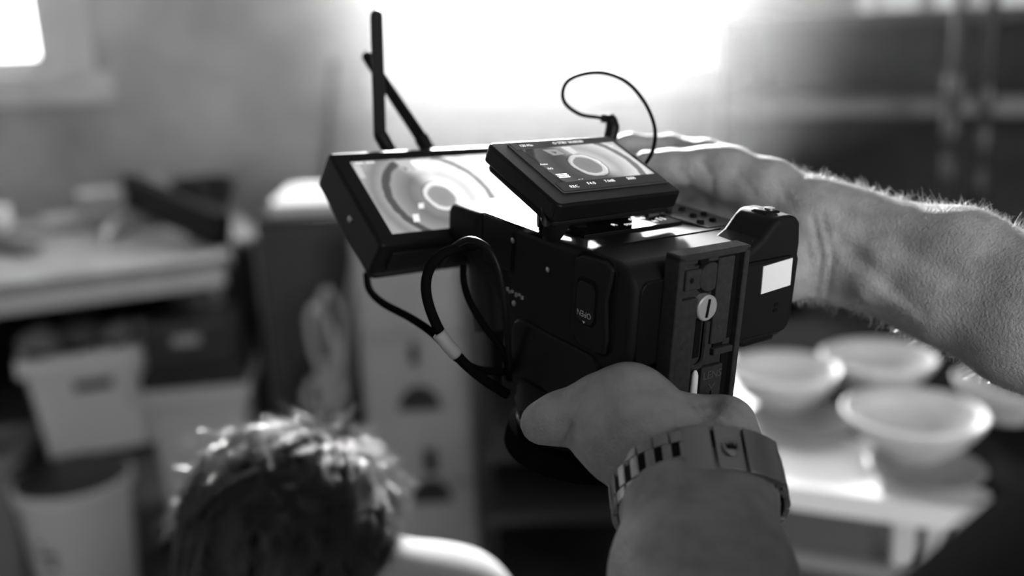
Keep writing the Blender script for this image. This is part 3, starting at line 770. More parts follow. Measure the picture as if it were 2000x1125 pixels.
# fine hair on the right forearm
nrm = np.zeros_like(v2)
tri = v2[f2]; fn = np.cross(tri[:, 2] - tri[:, 0], tri[:, 3] - tri[:, 1])
for j in range(4): np.add.at(nrm, f2[:, j], fn)
nrm /= np.linalg.norm(nrm, axis=1, keepdims=True) + 1e-12
camv = np.array(CAM_LOC)
inv = np.array(MV.inverted().to_3x3())
loc = (v2 - camv) @ inv.T
pxs = CX + F_PX*loc[:, 0]/loc[:, 2]
view = (v2 - camv); view /= np.linalg.norm(view, axis=1, keepdims=True)
facing = np.abs((nrm*view).sum(1))
wgt = (pxs > 1545) * (pxs < 2080) * (0.02 + 1.0*(facing < .33)); wgt = wgt/wgt.sum()
roots = RNG.choice(len(v2), 1500, p=wgt)
ax_arm = np.array((edR - wrR).normalized())
n = len(roots); m_ = 5
d0 = nrm[roots]*0.75 + ax_arm*(-.15 + .5*RNG.randn(n, 1)*.6) + RNG.randn(n, 3)*.30
d1 = RNG.randn(n, 3)*.5 + ax_arm*.6*np.sign(RNG.randn(n, 1))
L = (0.0022 + 0.0042*RNG.rand(n, 1)**2)
ts = np.linspace(0, 1, m_)
paths = np.stack([v2[roots] + L*(d0*t + d1*t*t*.55) for t in ts], 1)
hobj = obj('arm_hair', strands_mesh('arm_hair', paths, .00011, .00003), armhair, op, matrix=op_inv)
hobj['kind'] = 'stuff'; hobj['label'] = 'fine pale hair along the forearm'

# ================================================================== WRISTWATCH
axis = vdir(-.03, -.80, .60)                      # towards the hand
wx = (VX - axis*VX.dot(axis)).normalized(); wn = wx.cross(axis).normalized()
if (wn).dot(VF) > 0: wn = -wn
wc = P(1362, 955, .490)
WM = Matrix((wx, axis, wn)).transposed().to_4x4(); WM.translation = wc
watch = empty('wristwatch', 'steel link bracelet watch with folding clasp on the lower wrist', 'watch', WM)
RW, RT = .0402, .0305
SLANT = .006
def ring_pt(th, lift=0): return Vector((math.sin(th)*(RW + lift), SLANT*(math.cos(th) - .3), math.cos(th)*(RT + lift)))
def arc_plate(th0, th1, y0_, y1_, lift0, lift1, n=8):
    mb = MB(); vs = []; fs = []
    for i in range(n + 1):
        th = th0 + (th1 - th0)*i/n
        a, b = ring_pt(th, lift0), ring_pt(th, lift1)
        for p in (a, b):
            for y in (y0_, y1_): vs.append((p.x, p.y + y, p.z))
    for i in range(n):
        o = 4*i
        fs += [(o, o+4, o+5, o+1), (o+2, o+3, o+7, o+6), (o, o+2, o+6, o+4), (o+1, o+5, o+7, o+3)]
    fs += [(0, 1, 3, 2), (4*n, 4*n+2, 4*n+3, 4*n+1)]
    return mb.add(vs, fs)
D = math.radians
# arc-length steps round the oval, skipping the clasp
th = -176.0; k = 0
while th < 176:
    spd = math.hypot(RW*math.cos(D(th)), RT*math.sin(D(th)))
    step = math.degrees(.0078/spd)
    mid = th + step*.5
    if not (-16 < mid < 56):
        for (ya, yb, sh_) in ((-.0112, -.0054, 0), (.0054, .0112, 0)):
            arc_plate(D(th + .06*step), D(th + .90*step), ya, yb, .0002, .0031, 3).build('outer_link', steel, watch, .0004, 2)
        arc_plate(D(th + .50*step), D(th + 1.02*step), -.0052, .0052, .0004, .0034, 3).build('centre_link', steel, watch, .0004, 2)
        arc_plate(D(th + .02*step), D(th + .46*step), -.0052, .0052, .0002, .0020, 2).build('link_gap', smoothblack, watch)  # black piece filling the gaps between links for their shade
    th += step
steel2 = mat('clasp_steel', 0.36, 0.36, metal=1.0)
arc_plate(D(-15), D(55), -.0114, .0114, -.0008, .0014, 14).build('clasp_blade', smoothblack, watch, .0003, 1)
arc_plate(D(-14), D(3), -.0116, .0116, .0026, .0056, 6).build('clasp_plate', steel2, watch, .0005, 2)
arc_plate(D(5), D(22), -.0116, .0116, .0026, .0056, 6).build('clasp_plate', steel2, watch, .0005, 2)
arc_plate(D(24), D(54), -.0116, .0116, .0026, .0060, 8).build('clasp_plate', steel2, watch, .0006, 2)
pt = ring_pt(D(13.5), .0064); nn = ring_pt(D(13.5), .0074) - pt
ez = Vector((nn.x, 0, nn.z)).normalized(); ey = Vector((0, 1, 0)); cm = Matrix((ey.cross(ez), ey, ez)).transposed().to_4x4(); cm.translation = pt
em = MB().lathe([(0, 0), (.0044, 0), (.0044, .0003), (.0040, .0005), (0, .0005)], 24, cm).build('emblem', steel2, watch, smooth=True)
crown = [(-.0026, -.0016), (.0026, -.0016), (.0030, .0018), (.0016, .0002), (.0008, .0024), (0, .0003), (-.0008, .0024), (-.0016, .0002), (-.0030, .0018)]
MB().prism(crown, .0004, .0008, cm).build('crown_mark', smoothblack, em)
# watch case on the far side of the wrist
arc_plate(D(150), D(210), -.0190, .0190, .0010, .0100, 10).build('case', steel, watch, .002, 2)

# ================================================================== POTTER
HC = P(566, 1066, .93); RH = .098
pot = empty('person', 'seated person seen from behind with short tousled dark hair and pale shirt', 'person', Matrix.Translation((HC.x, HC.y, 0.0)))
pinv = pot.matrix_basis.inverted()
up = Vector((0, 0, 1)); fw = Vector((0.05, 1, 0)).normalized(); rt = fw.cross(up).normalized()
lean = (up*.80 + fw*.60).normalized(); hf = (fw*.80 - up*.60).normalized()
prims = [ell(HC, (rt, hf, lean), (.076, .093, .100), .02),
         ell(HC + hf*.045 - lean*.045, (rt, hf, lean), (.058, .05, .065), .03),
         ell(HC + hf*.097 - lean*.025, (rt, hf, lean), (.011, .017, .02), .012)]
for s in (-1, 1):
    prims.append(ell(HC + rt*s*.077 - lean*.02 - hf*.005, (rt, hf, lean), (.010, .017, .03), .008))
    prims.append(ell(HC + hf*.090 - lean*.008 + rt*s*.031, (rt, hf, lean), (.014, .01, .009), .006, True))
prims.append(ell(HC + hf*.097 - lean*.068, (rt, hf, lean), (.024, .008, .004), .004, True))
neckb = HC - lean*.115 - hf*.045 + rt*.035
prims += chain([(HC - lean*.05 - hf*.02, .055), (neckb, .052), (neckb - up*.08 - fw*.03, .06)], .03)
shl = neckb - rt*.155 - up*.075 - fw*.01; shr = P(872, 1215, .96)
hands = [Vector((HC.x - .07, HC.y + .42, .80)), Vector((HC.x + .13, HC.y + .42, .80))]
for (shp, ha) in ((shl, hands[0]), (shr, hands[1])):
    el_ = (shp + ha)*.5 - up*.13 + rt*(.10 if ha is hands[1] else -.10)
    prims += chain([(shp, .05), (el_, .042), (ha - fw*.06, .028), (ha, .030), (ha + fw*.05, .026)], .02)
    for q in range(4):
        b0 = ha + fw*.05 + rt*(-.024 + .016*q); prims += chain([(b0, .010), (b0 + fw*.035 - up*.008, .0092), (b0 + fw*.058 - up*.028, .0078)], .006)
    tb = ha + rt*(.025 if ha is hands[0] else -.025); prims += chain([(tb, .014), (tb + fw*.035 + rt*(.02 if ha is hands[0] else -.02), .010)], .008)
hip2 = Vector((HC.x + .05, HC.y - .22, .55))
prims += chain([(neckb - up*.1, .10), (hip2 + up*.08, .14), (hip2, .15)], .05)
v4, f4 = surface_nets(prims, .0045)
obj('body', np_mesh('potter_body', v4, f4), skin2, pot, smooth=True, matrix=pinv)
prims = chain([(neckb - up*.055 - fw*.03, .068), (neckb - up*.14 - fw*.06, .12), (hip2 + up*.1, .155), (hip2 - up*.02, .165)], .05)
for (shp, ha) in ((shl, hands[0]), (shr, hands[1])):
    el_ = (shp + ha)*.5 - up*.13 + rt*(.10 if ha is hands[1] else -.10)
    prims += chain([(P(735, 1160, .95) if shp is shr else neckb - up*.05 - fw*.02, .058), (shp, .066)], .05) + chain([(shp, .066), (el_, .056), (el_.lerp(ha, .25), .048)], .03)
# folds on the shirt back
for q in range(5):
    a = neckb + rt*(-.05 + .05*q) - up*.05 - fw*.10; prims.append(cone(a, a - up*.2 + rt*.02*RNG.randn() - fw*.05, .004, .006, .015, True))
v5, f5 = surface_nets(prims, .0055)
so = obj('shirt', np_mesh('potter_shirt', v5, f5), shirtwhite, pot, smooth=True, matrix=pinv); so['label'] = 'pale cotton shirt'
# trousers and seat keep the figure on the floor
prims = []
for s in (-1, 1):
    kn = hip2 + fw*.42 + rt*.17*s - up*.02; an = Vector((kn.x, kn.y - .02, .09))
    prims += chain([(hip2 + rt*.07*s, .12), (kn, .075), (an, .05)], .04)
    prims += chain([(an - up*.045, .042), (an - up*.05 + fw*.16, .036)], .02)
v6, f6 = surface_nets(prims, .010)
obj('trousers', np_mesh('potter_trousers', v6, f6), mat('dark_denim', .03, .9), pot, smooth=True, matrix=pinv)
# hair mass
prims = [ell(HC + lean*.010 - hf*.012, (rt, hf, lean), (.094, .100, .098), .02),
         ell(HC - hf*.055 - lean*.045, (rt, hf, lean), (.075, .055, .07), .03),
         ell(HC + rt*.040 + lean*.062 + hf*.060, (rt, hf, lean), (.040, .042, .036), .03)]
v7, f7 = surface_nets(prims, .005)
hm = obj('hair', np_mesh('potter_hair', v7, f7), scalpmat, pot, smooth=True, matrix=pinv); hm['label'] = 'short tousled dark hair'
nr7 = np.zeros_like(v7); tri = v7[f7]; fn = np.cross(tri[:, 2] - tri[:, 0], tri[:, 3] - tri[:, 1])
for j in range(4): np.add.at(nr7, f7[:, j], fn)
nr7 /= np.linalg.norm(nr7, axis=1, keepdims=True) + 1e-12
ce = np.array(HC); crown_d = np.array((lean*.9 + hf*.25 + rt*.10).normalized())
rel = (v7 - ce) @ np.array(lean); keep = np.where((rel > -.075))[0]
def hair_paths(ids, length, lift, rnd, m_=7):
    n = len(ids); p0 = v7[ids]; nn = nr7[ids]
    out = p0 - ce; out /= np.linalg.norm(out, axis=1, keepdims=True)
    t = out - crown_d*(out @ crown_d)[:, None]; t -= nn*(t*nn).sum(1)[:, None]
    # clumps: nearby strands share a random turn
    cl = np.sin(p0 @ (RNG.randn(3, 6)*70) + RNG.rand(6)*6)
    side = np.cross(nn, t); 
    t = t/(np.linalg.norm(t, axis=1, keepdims=True) + .15) + .5*side*cl[:, :1] + rnd*RNG.randn(n, 3)
    t -= nn*(t*nn).sum(1)[:, None]; t /= np.linalg.norm(t, axis=1, keepdims=True) + 1e-9
    Ls = length*(.6 + .7*RNG.rand(n, 1)); lf = lift*(.5 + RNG.rand(n, 1))*(1 + .8*cl[:, 1:2])
    R_ = np.linalg.norm(p0 - ce, axis=1, keepdims=True)
    P_ = []
    for s in np.linspace(0, 1, m_):
        an = Ls*s/R_
        q = ce + (p0 - ce)*np.cos(an) + t*R_*np.sin(an) + nn*(lf*s*(1.15 - .45*s)*1.3 + .002) + .004*s*s*np.stack([cl[:, 2], cl[:, 3], cl[:, 4]], 1)
        P_.append(q)
    return np.stack(P_, 1)
def locks(region, n_guides, n_str, length, lift, rnd):
    g = RNG.choice(region, n_guides); gp = hair_paths(g, length, lift, rnd)
    ids = RNG.choice(region, n_str); p0 = v7[ids]
    near = np.argmin(((p0[:, None, :] - gp[None, :, 0, :])**2).sum(2), 1)
    off = p0 - gp[near, 0]; sc = .75 + .4*RNG.rand(n_str, 1)
    s_ = np.linspace(0, 1, gp.shape[1])
    return np.stack([p0*1.0 + (gp[near, i] - gp[near, 0])*sc - off*(.80*s_[i]**.8) + .0012*s_[i]*RNG.randn(n_str, 3) for i in range(gp.shape[1])], 1)
RNG.seed(5)
p_a = locks(keep, 420, 8500, .055, .0032, .22)
top = keep[((v7[keep] - ce) @ np.array(up)) > .03]
p_b = locks(top, 150, 2400, .044, .008, .40)
tuft = keep[np.linalg.norm(v7[keep] - np.array(HC + rt*.045 + lean*.095 + hf*.06), axis=1) < .06]
p_c = locks(tuft, 40, 1300, .036, .017, .5)
p_d = hair_paths(RNG.choice(top, 220), .05, .015, .5)
p_a = np.concatenate([p_a, p_d])
st_ = obj('hair_strands', strands_mesh('potter_strands', np.concatenate([p_a, p_b, p_c]), .00042, .00010), hairmat, pot, matrix=pinv)
st_['kind'] = 'stuff'; st_['label'] = 'backlit loose hair strands'

# ================================================================== BENCH ON THE LEFT
ZB = 0.95
A_ = atz(0, 617, ZB - .09); B_ = atz(430, 560, ZB - .09)
bx = (Vector((B_.x, B_.y, 0)) - Vector((A_.x, A_.y, 0))).normalized(); by = Vector((-bx.y, bx.x, 0))
BM = Matrix((bx, by, Vector((0, 0, 1)))).transposed().to_4x4(); BM.translation = Vector((B_.x, B_.y, 0))
bench = empty('workbench', 'long pale-topped workbench below the side window', 'workbench', BM)
for i in range(4):
    MB().box((-2.0, .002 + .255*i, ZB - .03), (.05 if i == 0 else .19, .250 + .255*i, ZB)).build('top_plank', benchmat, bench, .002, 1)
MB().box((-2.0, 0, ZB - .09), (.02, .03, ZB - .031)).build('apron', benchfront, bench, .003, 1)
MB().box((-.035, .031, ZB - .09), (.02, 1.0, ZB - .031)).build('apron', benchfront, bench, .003, 1)
for (x, y) in ((-.06, .06), (-.06, .93), (.14, .93), (.14, .45), (-1.0, .06), (-1.95, .93), (-1.95, .06)):
    MB().box((x - .035, y - .035, 0), (x + .035, y + .035, ZB - .031)).build('leg', darkwood, bench, .003, 1)
MB().box((-1.9, .10, .35), (-.10, .95, .375)).build('lower_shelf', darkwood, bench)
MB().box((-2.0, .97, 0), (.0, .99, ZB - .09)).build('dark_backing', deepblack, bench)  # near-black sheet added for the shade under the bench

BMI = BM.inverted(); rz_bench = math.degrees(math.atan2(bx.y, bx.x))
def clampb(p, mx_=.06):
    l = BMI @ p; l.x = min(max(l.x, -1.9), .19 - mx_); l.y = min(max(l.y, .03 + mx_), .985 - mx_); return BM @ l
def on_bench(px, py, dz=0.0, mx_=.06): return clampb(atz(px, py, ZB + dz), mx_)
def slab(name, c, sx, sy, sz, rz, m, label, cat, tilt=0.0, tilta='X', group=None, bev=.004):
    mt = Matrix.Translation(c) @ Matrix.Rotation(math.radians(rz), 4, 'Z') @ Matrix.Rotation(math.radians(tilt), 4, tilta)
    o = MB().box((-sx/2, -sy/2, 0), (sx/2, sy/2, sz)).build(name, m, None, bev, 2, matrix=mt)
    return tag(o, label, cat, group)
# open sheet / folded paper lit by the window, dark batten, dark bowl, trays and bottles
def sheet(name, px_poly, z, m, label, curl=.02, cat='paper'):
    pts = [atz(px, py, z) for px, py in px_poly]; c = sum(pts, Vector())/len(pts)
    mb = MB(); n = len(pts); vs = []; 
    for s, dz in ((1, .001), (1, .004)):
        for i, p in enumerate(pts): vs.append((p.x - c.x, p.y - c.y, dz + curl*(i % 2)))
    mb.add(vs, [tuple(range(n)), tuple(range(2*n - 1, n - 1, -1))] + [(i, n + i, n + (i+1) % n, (i+1) % n) for i in range(n)])
    return tag(mb.build(name, m, None, matrix=Matrix.Translation((c.x, c.y, z))), label, cat)
def standing_paper(path, hgt, label):
    pts = [clampb(q, .03) for q in spline([P(*q) for q in path], 5)]; base = pts[len(pts)//2].copy(); base.z = ZB
    vs = []; n = len(pts)
    for p in pts:
        for (z, o) in ((ZB + .001, 0), (ZB + hgt, .012), (ZB + hgt, .016), (ZB + .001, .004)):
            vs.append((p.x - base.x, p.y - base.y + o, z - ZB))
    fs = []
    for i in range(n - 1):
        a0, b0 = 4*i, 4*i + 4
        for k in range(4): fs.append((a0 + k, b0 + k, b0 + (k+1) % 4, a0 + (k+1) % 4))
    fs += [(0, 1, 2, 3), (4*n - 1, 4*n - 2, 4*n - 3, 4*n - 4)]
    tag(MB().add(vs, fs).build('paper_sheet', paper, None, smooth=True, autos=False, matrix=Matrix.Translation(base)), label, 'paper')
dB = lambda px, py: (MV.inverted() @ on_bench(px, py)).z
standing_paper([(308, 405, dB(308, 420)), (255, 425, dB(255, 440)), (220, 450, dB(220, 462)), (205, 480, dB(205, 482))], .055, 'bright folded sheet of paper standing on the bench, nearest the dark batten')
standing_paper([(78, 412, dB(78, 425)), (150, 402, dB(150, 418)), (230, 405, dB(230, 418)), (300, 395, dB(300, 412))], .050, 'bright sheet of paper lying behind the folded one on the bench')
mA, mB_ = on_bench(428, 468) + Vector((0, 0, .055)), on_bench(345, 425) + Vector((-.20, .06, .13))
mA -= by*.16; mB_ -= by*.16; dv = (mB_ - mA); ez_ = dv.normalized(); ex_ = Vector((0, 1, 0)).cross(ez_).normalized(); ey_ = ez_.cross(ex_)
bmx = Matrix((ex_, ey_, ez_)).transposed().to_4x4(); bmx.translation = mA
tag(MB().box((-.06, -.03, 0), (.06, .03, dv.length)).build('wooden_batten', mat('black_wood', .014, .7, spec=.1), None, .006, 2, matrix=bmx), 'dark wooden batten leaning diagonally on the workbench', 'batten')
slab('plaster_bat', BM @ Vector((-.22, .885, ZB)), .32, .16, .13, rz_bench, mat('pale_plaster', .42, .8), 'wide pale plaster slab at the back of the workbench', 'slab')
pA, pB = aty(598, 345, WALL_Y - .12), aty(652, 120, WALL_Y - .02)
tag(MB().tube([Vector((pA.x - .05, pA.y - .25, .02)), Vector((pB.x, pB.y, pB.z))], .016, 10).build('leaning_pole', mat('grey_pole', .16, .7), None, smooth=True), 'thin grey pole leaning against the plaster wall', 'pole')
b = MB().lathe([(0, 0), (.065, 0), (.08, .012), (.118, .10), (.122, .15), (.113, .15), (.108, .10), (.06, .025), (0, .02)], 36).build('bowl', mat('dark_glaze', .02, .3), None, smooth=True, matrix=Matrix.Translation(BM @ Vector((.065, .80, ZB))))
tag(b, 'dark glazed bowl at the end of the workbench', 'bowl')
slab('drying_board', on_bench(70, 446), .34, .20, .022, 22, benchmat, 'pale drying board at the left of the workbench', 'board')
slab('tool_roll', on_bench(15, 492), .26, .08, .03, -30, mat('dark_canvas', .06, .9), 'dark canvas tool roll near the bench front edge', 'tool roll')
slab('plaster_block', on_bench(2, 428), .11, .10, .10, 10, paper, 'white plaster block at the left picture edge on the bench', 'block')
slab('trowel', on_bench(170, 447, .002), .20, .035, .012, 6, darkwood, 'dark flat trowel beside the bright paper sheet', 'trowel')
def bottle(px, py, h, r, label):
    o = MB().lathe([(0, 0), (r, 0), (r, h*.62), (r*.9, h*.70), (r*.38, h*.80), (r*.36, h*.97), (0, h)], 20).build('bottle', mat('milky_plastic', .5, .4), None, smooth=True, matrix=Matrix.Translation(on_bench(px, py)))
    tag(o, label, 'bottle', 'small bottles at the back of the bench')
bottle(440, 372, .17, .030, 'pale plastic bottle behind the dark bowl')
bottle(284, 372, .17, .028, 'pale plastic bottle behind the dark batten')

# ---- storage under the bench
def tub(name, c, wx_, wy_, h, rz, m, label, cat, lid=None, slot=True, rim=True, group=None):
    mt = Matrix.Translation(c) @ Matrix.Rotation(math.radians(rz), 4, 'Z')
    root = empty(name, label, cat, mt, group)
    t = .82; th_ = .006
    ob = [(-wx_/2*t, -wy_/2*t), (wx_/2*t, -wy_/2*t), (wx_/2*t, wy_/2*t), (-wx_/2*t, wy_/2*t)]
    ot = [(-wx_/2, -wy_/2), (wx_/2, -wy_/2), (wx_/2, wy_/2), (-wx_/2, wy_/2)]
    vs = [(x, y, 0) for x, y in ob] + [(x, y, h) for x, y in ot] + [(x*(1 - th_/wx_*2), y*(1 - th_/wy_*2), h) for x, y in ot] + [(x*(1 - th_/wx_*2), y*(1 - th_/wy_*2), .01) for x, y in ob]
    fs = [(3, 2, 1, 0)] + [(i, (i+1) % 4, 4 + (i+1) % 4, 4 + i) for i in range(4)] + [(4+i, 4+(i+1) % 4, 8+(i+1) % 4, 8+i) for i in range(4)] + [(8+i, 8+(i+1) % 4, 12+(i+1) % 4, 12+i) for i in range(4)] + [(12, 13, 14, 15)]
    MB().add(vs, fs).build('tub_body', m, root, .004, 2)
    if rim:
        r = MB(); o_ = .018
        r.box((-wx_/2-o_, -wy_/2-o_, h-.045), (wx_/2+o_, -wy_/2+.004, h)).box((-wx_/2-o_, wy_/2-.004, h-.045), (wx_/2+o_, wy_/2+o_, h)).box((-wx_/2-o_, -wy_/2, h-.045), (-wx_/2+.004, wy_/2, h)).box((wx_/2-.004, -wy_/2, h-.045), (wx_/2+o_, wy_/2, h))
        r.build('rim', m, root, .004, 2)
    if slot: MB().box((-.055, -wy_/2-.010, h*.66), (.055, -wy_/2+.02, h*.66+.025)).build('handle_slot', darkplastic, root)
    if lid: MB().box((-wx_/2-.012, -wy_/2-.012, h), (wx_/2+.012, wy_/2+.012, h+lid)).build('lid', darkplastic, root, .008, 2)
    return root
rzb = math.degrees(math.atan2(bx.y, bx.x))
c = P(148, 885, 3.07); tub('storage_tub', Vector((c.x + .02, c.y + .16, .376)), .37, .30, .335, rzb, paleplastic, 'pale open plastic tub with dark handle slot, on the shelf under the bench', 'tub')
c = P(390, 960, 3.10); b2 = tub('storage_bin', Vector((c.x + .01, c.y + .13, .0)), .285, .28, .60, 8, greyplastic, 'tall grey plastic bin with dark lid under the bench', 'bin', lid=.05, slot=False)
c2 = P(345, 640, 3.05); bxx = slab('storage_box', Vector((c.x, c.y + .13, .652)), .27, .24, .13, 12, darkplastic, 'dark box with small pale label on top of the tall grey bin', 'box')
MB().box((-.05, -.124, .075), (.03, -.118, .105)).build('label_card', mat('pale_card', .45, .7), bxx)
for (dx, w_) in ((-.035, .06), (.045, .05)):
    MB().box((dx - w_/2, -.136, .40), (dx + w_/2, -.128, .445)).build('label_card', paper, b2)
# things stuffed in the pale tub
def lump(name, px, py, d, r, m, label, cat, group=None, sq=.7):
    bm = bmesh.new(); bmesh.ops.create_icosphere(bm, subdivisions=3, radius=r)
    ph = RNG.rand(6)*6
    for v in bm.verts:
        c_ = v.co/r; v.co *= 1 + .12*math.sin(5*c_.x + ph[0])*math.sin(4*c_.y + ph[1]) + .08*math.sin(9*c_.z + 7*c_.x + ph[2])
        v.co.z *= sq
    me = bpy.data.meshes.new(name); bm.to_mesh(me); bm.free()
    return tag(obj(name, me, m, None, True, Matrix.Translation(P(px, py, d))), label, cat, group)
lump('cloth_bundle', 78, 668, 3.08, .065, mat('grey_cloth', .25, .9), 'crumpled grey cloth at the left in the pale tub', 'cloth')
lump('clay_bag', 155, 655, 3.12, .07, mat('dark_bag', .10, .5), 'dark clay bag in the middle of the pale tub', 'bag')
lump('sponge', 232, 650, 3.12, .055, mat('grey_sponge', .2, .9), 'grey sponge at the right in the pale tub', 'sponge')
# bucket in front
c = P(140, 925, 2.92); bh = .40
BK = Matrix.Translation((c.x, c.y, 0)); bk = empty('bucket', 'round pale plastic bucket with dark lid at lower left', 'bucket', BK)
MB().lathe([(0, 0), (.130, 0), (.134, .004), (.156, bh - .05), (.166, bh - .05), (.168, bh - .012), (.160, bh - .010), (.152, bh - .05), (0, bh - .06)], 48).build('bucket_body', paleplastic, bk, smooth=True)
MB().lathe([(0, bh - .030), (.154, bh - .030), (.158, bh - .006), (.150, bh - .002), (.0, bh - .010)], 48).build('lid', darkplastic, bk, smooth=True)
bl = MB()
for (a0, z0_, w_, hh_) in ((-104, .20, 20, .020), (-100, .165, 10, .022), (-112, .235, 8, .012)):
    vs = []; n_ = 6
    for i in range(n_ + 1):
        a = math.radians(a0 - w_/2 + w_*i/n_)
        for z in (z0_, z0_ + hh_):
            r = .1325 + (.156 - .134)*z/(bh - .05) + .0035; vs.append((r*math.cos(a), r*math.sin(a), z))
    bl.add(vs, [(2*i, 2*i+2, 2*i+3, 2*i+1) for i in range(n_)])
bl.build('print_mark', markmat, bk)
c = P(5, 850, 2.95); tub('storage_tub', Vector((c.x - .10, c.y + .05, 0)), .22, .25, .46, 10, mat('mid_plastic', .28, .5), 'grey tub cut off by the left picture edge', 'tub', slot=False)

# ================================================================== MIDDLE: cabinet, hose, locker
cA = P(525, 700, 3.15); cB = P(705, 700, 3.15)
cab = empty('low_cabinet', 'dark grey low cabinet between the workbench and the pale locker', 'cabinet', Matrix.Translation((cA.x, cA.y, 0)))
Wc = cB.x - cA.x + .02; Hc = 1.075
MB().box((0, 0, .06), (Wc, .55, Hc)).build('cabinet_body', mat('cabinet_grey', .05, .6, noise=.2, nscale=6), cab, .004, 1)
MB().box((.015, -.02, .09), (Wc - .015, 0, Hc - .03)).build('cabinet_door', mat('cabinet_grey2', .06, .6), cab, .003, 1)
MB().box((0.02, .02, 0), (Wc - .02, .5, .06)).build('plinth', deepblack, cab)
sl2 = slab('white_tray', Vector((cA.x + Wc*.55, cA.y + .28, Hc)), Wc*.95, .42, .035, 3, paper, 'white tray on top of the dark low cabinet', 'tray')
# coiled hose hanging in front of the cabinet
hp = [(700, 470, 3.02), (690, 540, 2.96), (672, 640, 2.92), (655, 800, 2.90), (640, 760, 2.88), (652, 700, 2.88), (642, 640, 2.87), (618, 600, 2.86), (604, 620, 2.86), (612, 680, 2.87), (630, 740, 2.88), (622, 800, 2.90), (600, 780, 2.92), (612, 742, 2.92), (640, 760, 2.94), (655, 830, 2.95), (650, 1000, 3.0)]
def offset_hose(dx, dy, dd, label):
    o = MB().tube(spline([P(x + dx, y + dy, d + dd) for x, y, d in hp], 8), .011, 10).build('hose', mat('pale_hose', .42, .5), None, smooth=True, autos=False)
    tag(o, label, 'hose')
offset_hose(0, 0, 0, 'pale hose hanging in a loop beside the locker, nearer strand')
offset_hose(22, -32, .10, 'pale hose hanging in a loop beside the locker, upper farther strand')
lA = P(712, 800, 2.85); lB = P(928, 800, 2.85)
lock = empty('locker', 'tall pale metal locker with dark recessed pulls, below the monitor', 'locker', Matrix.Translation((lA.x, lA.y, 0)))
Wl = lB.x - lA.x; Hl = 1.06
lm_ = mat('pale_enamel', .40, .5, noise=.12, nscale=5)
MB().box((0, 0, .0), (Wl, .45, Hl)).build('locker_body', lm_, lock, .004, 1)
def lz(py): return P(825, py, 2.85).z
def lx(px, py=800): return P(px, py, 2.85).x - lA.x
dz0 = [0.04, lz(1000) + .06, lz(640), Hl - .02]
for i in range(3):
    dr = MB().box((.008, -.016, dz0[i] + .004), (Wl - .008, 0, dz0[i+1] - .004)).build('drawer_front', lm_, lock, .003, 1)
def halfround(px, py, rw, rh, name, flip=1):
    x, z = lx(px), lz(py)
    poly = [(x + rw*math.cos(math.radians(a)), z + flip*rh*math.sin(math.radians(a))) for a in range(0, 181, 15)]
    mx = Matrix(((1,0,0,0),(0,0,1,0),(0,1,0,0),(0,0,0,1)))
    MB().prism(poly, -.019, -.014, mx).build(name, darkplastic, lock)
halfround(822, 797, .062, .075, 'recessed_pull'); halfround(832, 1000, .062, .075, 'recessed_pull')
MB().box((lx(822), -.024, lz(935)), (lx(848), -.015, lz(880))).build('lock_plate', darkplastic, lock, .003, 1)
MB().box((lx(808), -.024, lz(700)), (lx(826), -.015, lz(655))).build('lock_plate', darkplastic, lock, .003, 1)
# open dark rack to the right of the locker
dA = P(940, 900, 2.75)
dr_ = empty('open_rack', 'dark open rack with faint rails right of the pale locker', 'rack', Matrix.Translation((dA.x, dA.y, 0)))
dm = mat('dark_rack', .035, .7); 
for (x, y) in ((0, 0), (1.0, 0), (0, .5), (1.0, .5)):
    MB().box((x, y, 0), (x + .03, y + .03, 1.0)).build('upright', dm, dr_)
for z in (P(960, 890, 2.75).z, P(1010, 1030, 2.75).z, .97):
    MB().box((0, -.004, z - .015), (1.03, .50, z + .015)).build('rack_shelf', mat('rack_rail', .09, .7), dr_)
MB().box((0, .5, .0), (1.03, .52, .97)).build('rack_back', deepblack, dr_)

# ================================================================== RIGHT: table with bowls
ZT = 0.90
T1 = atz(1480, 938, ZT); T2 = atz(1880, 992, ZT)
tx = (T2 - T1).normalized(); ty = Vector((-tx.y, tx.x, 0))
TM = Matrix((tx, ty, Vector((0, 0, 1)))).transposed().to_4x4(); TM.translation = Vector((T1.x, T1.y, 0))
tab = empty('display_table', 'table carrying the bowls at lower right, slatted front', 'table', TM)
MB().box((-.16, 0, ZT - .030), (1.15, .95, ZT - .002)).build('tabletop', mat('dark_tabletop', .015, .85, spec=0.0), tab, .003, 1)
MB().box((-.16, .03, ZT - .125), (.17, .05, ZT - .031)).build('front_panel', mat('table_grey', .09, .7), tab)
rail = mat('table_rail', .24, .6)
MB().box((-.16, .012, ZT - .150), (1.1, .035, ZT - .122)).build('front_rail', rail, tab, .003, 1)
palew = mat('pale_slat', .60, .6)
for i in range(9):
    x = .20 + .048*i
    MB().box((x, .02, ZT - .123), (x + .034, .036, ZT - .031)).build('front_slat', palew, tab, .003, 1)
MB().box((-.16, .06, .1), (.18, .08, ZT - .152)).build('lower_panel', mat('table_dark', .06, .7), tab)
for i in range(5):
    x = .19 + .082*i
    MB().box((x, .03, .12), (x + .070, .048, ZT - .152)).build('lower_slat', palew, tab, .003, 1)
for (x, y) in ((-.13, .05), (1.08, .05), (-.13, .90), (1.08, .90)):
    MB().box((x, y, 0), (x + .05, y + .05, ZT - .03)).build('leg', darkwood, tab)
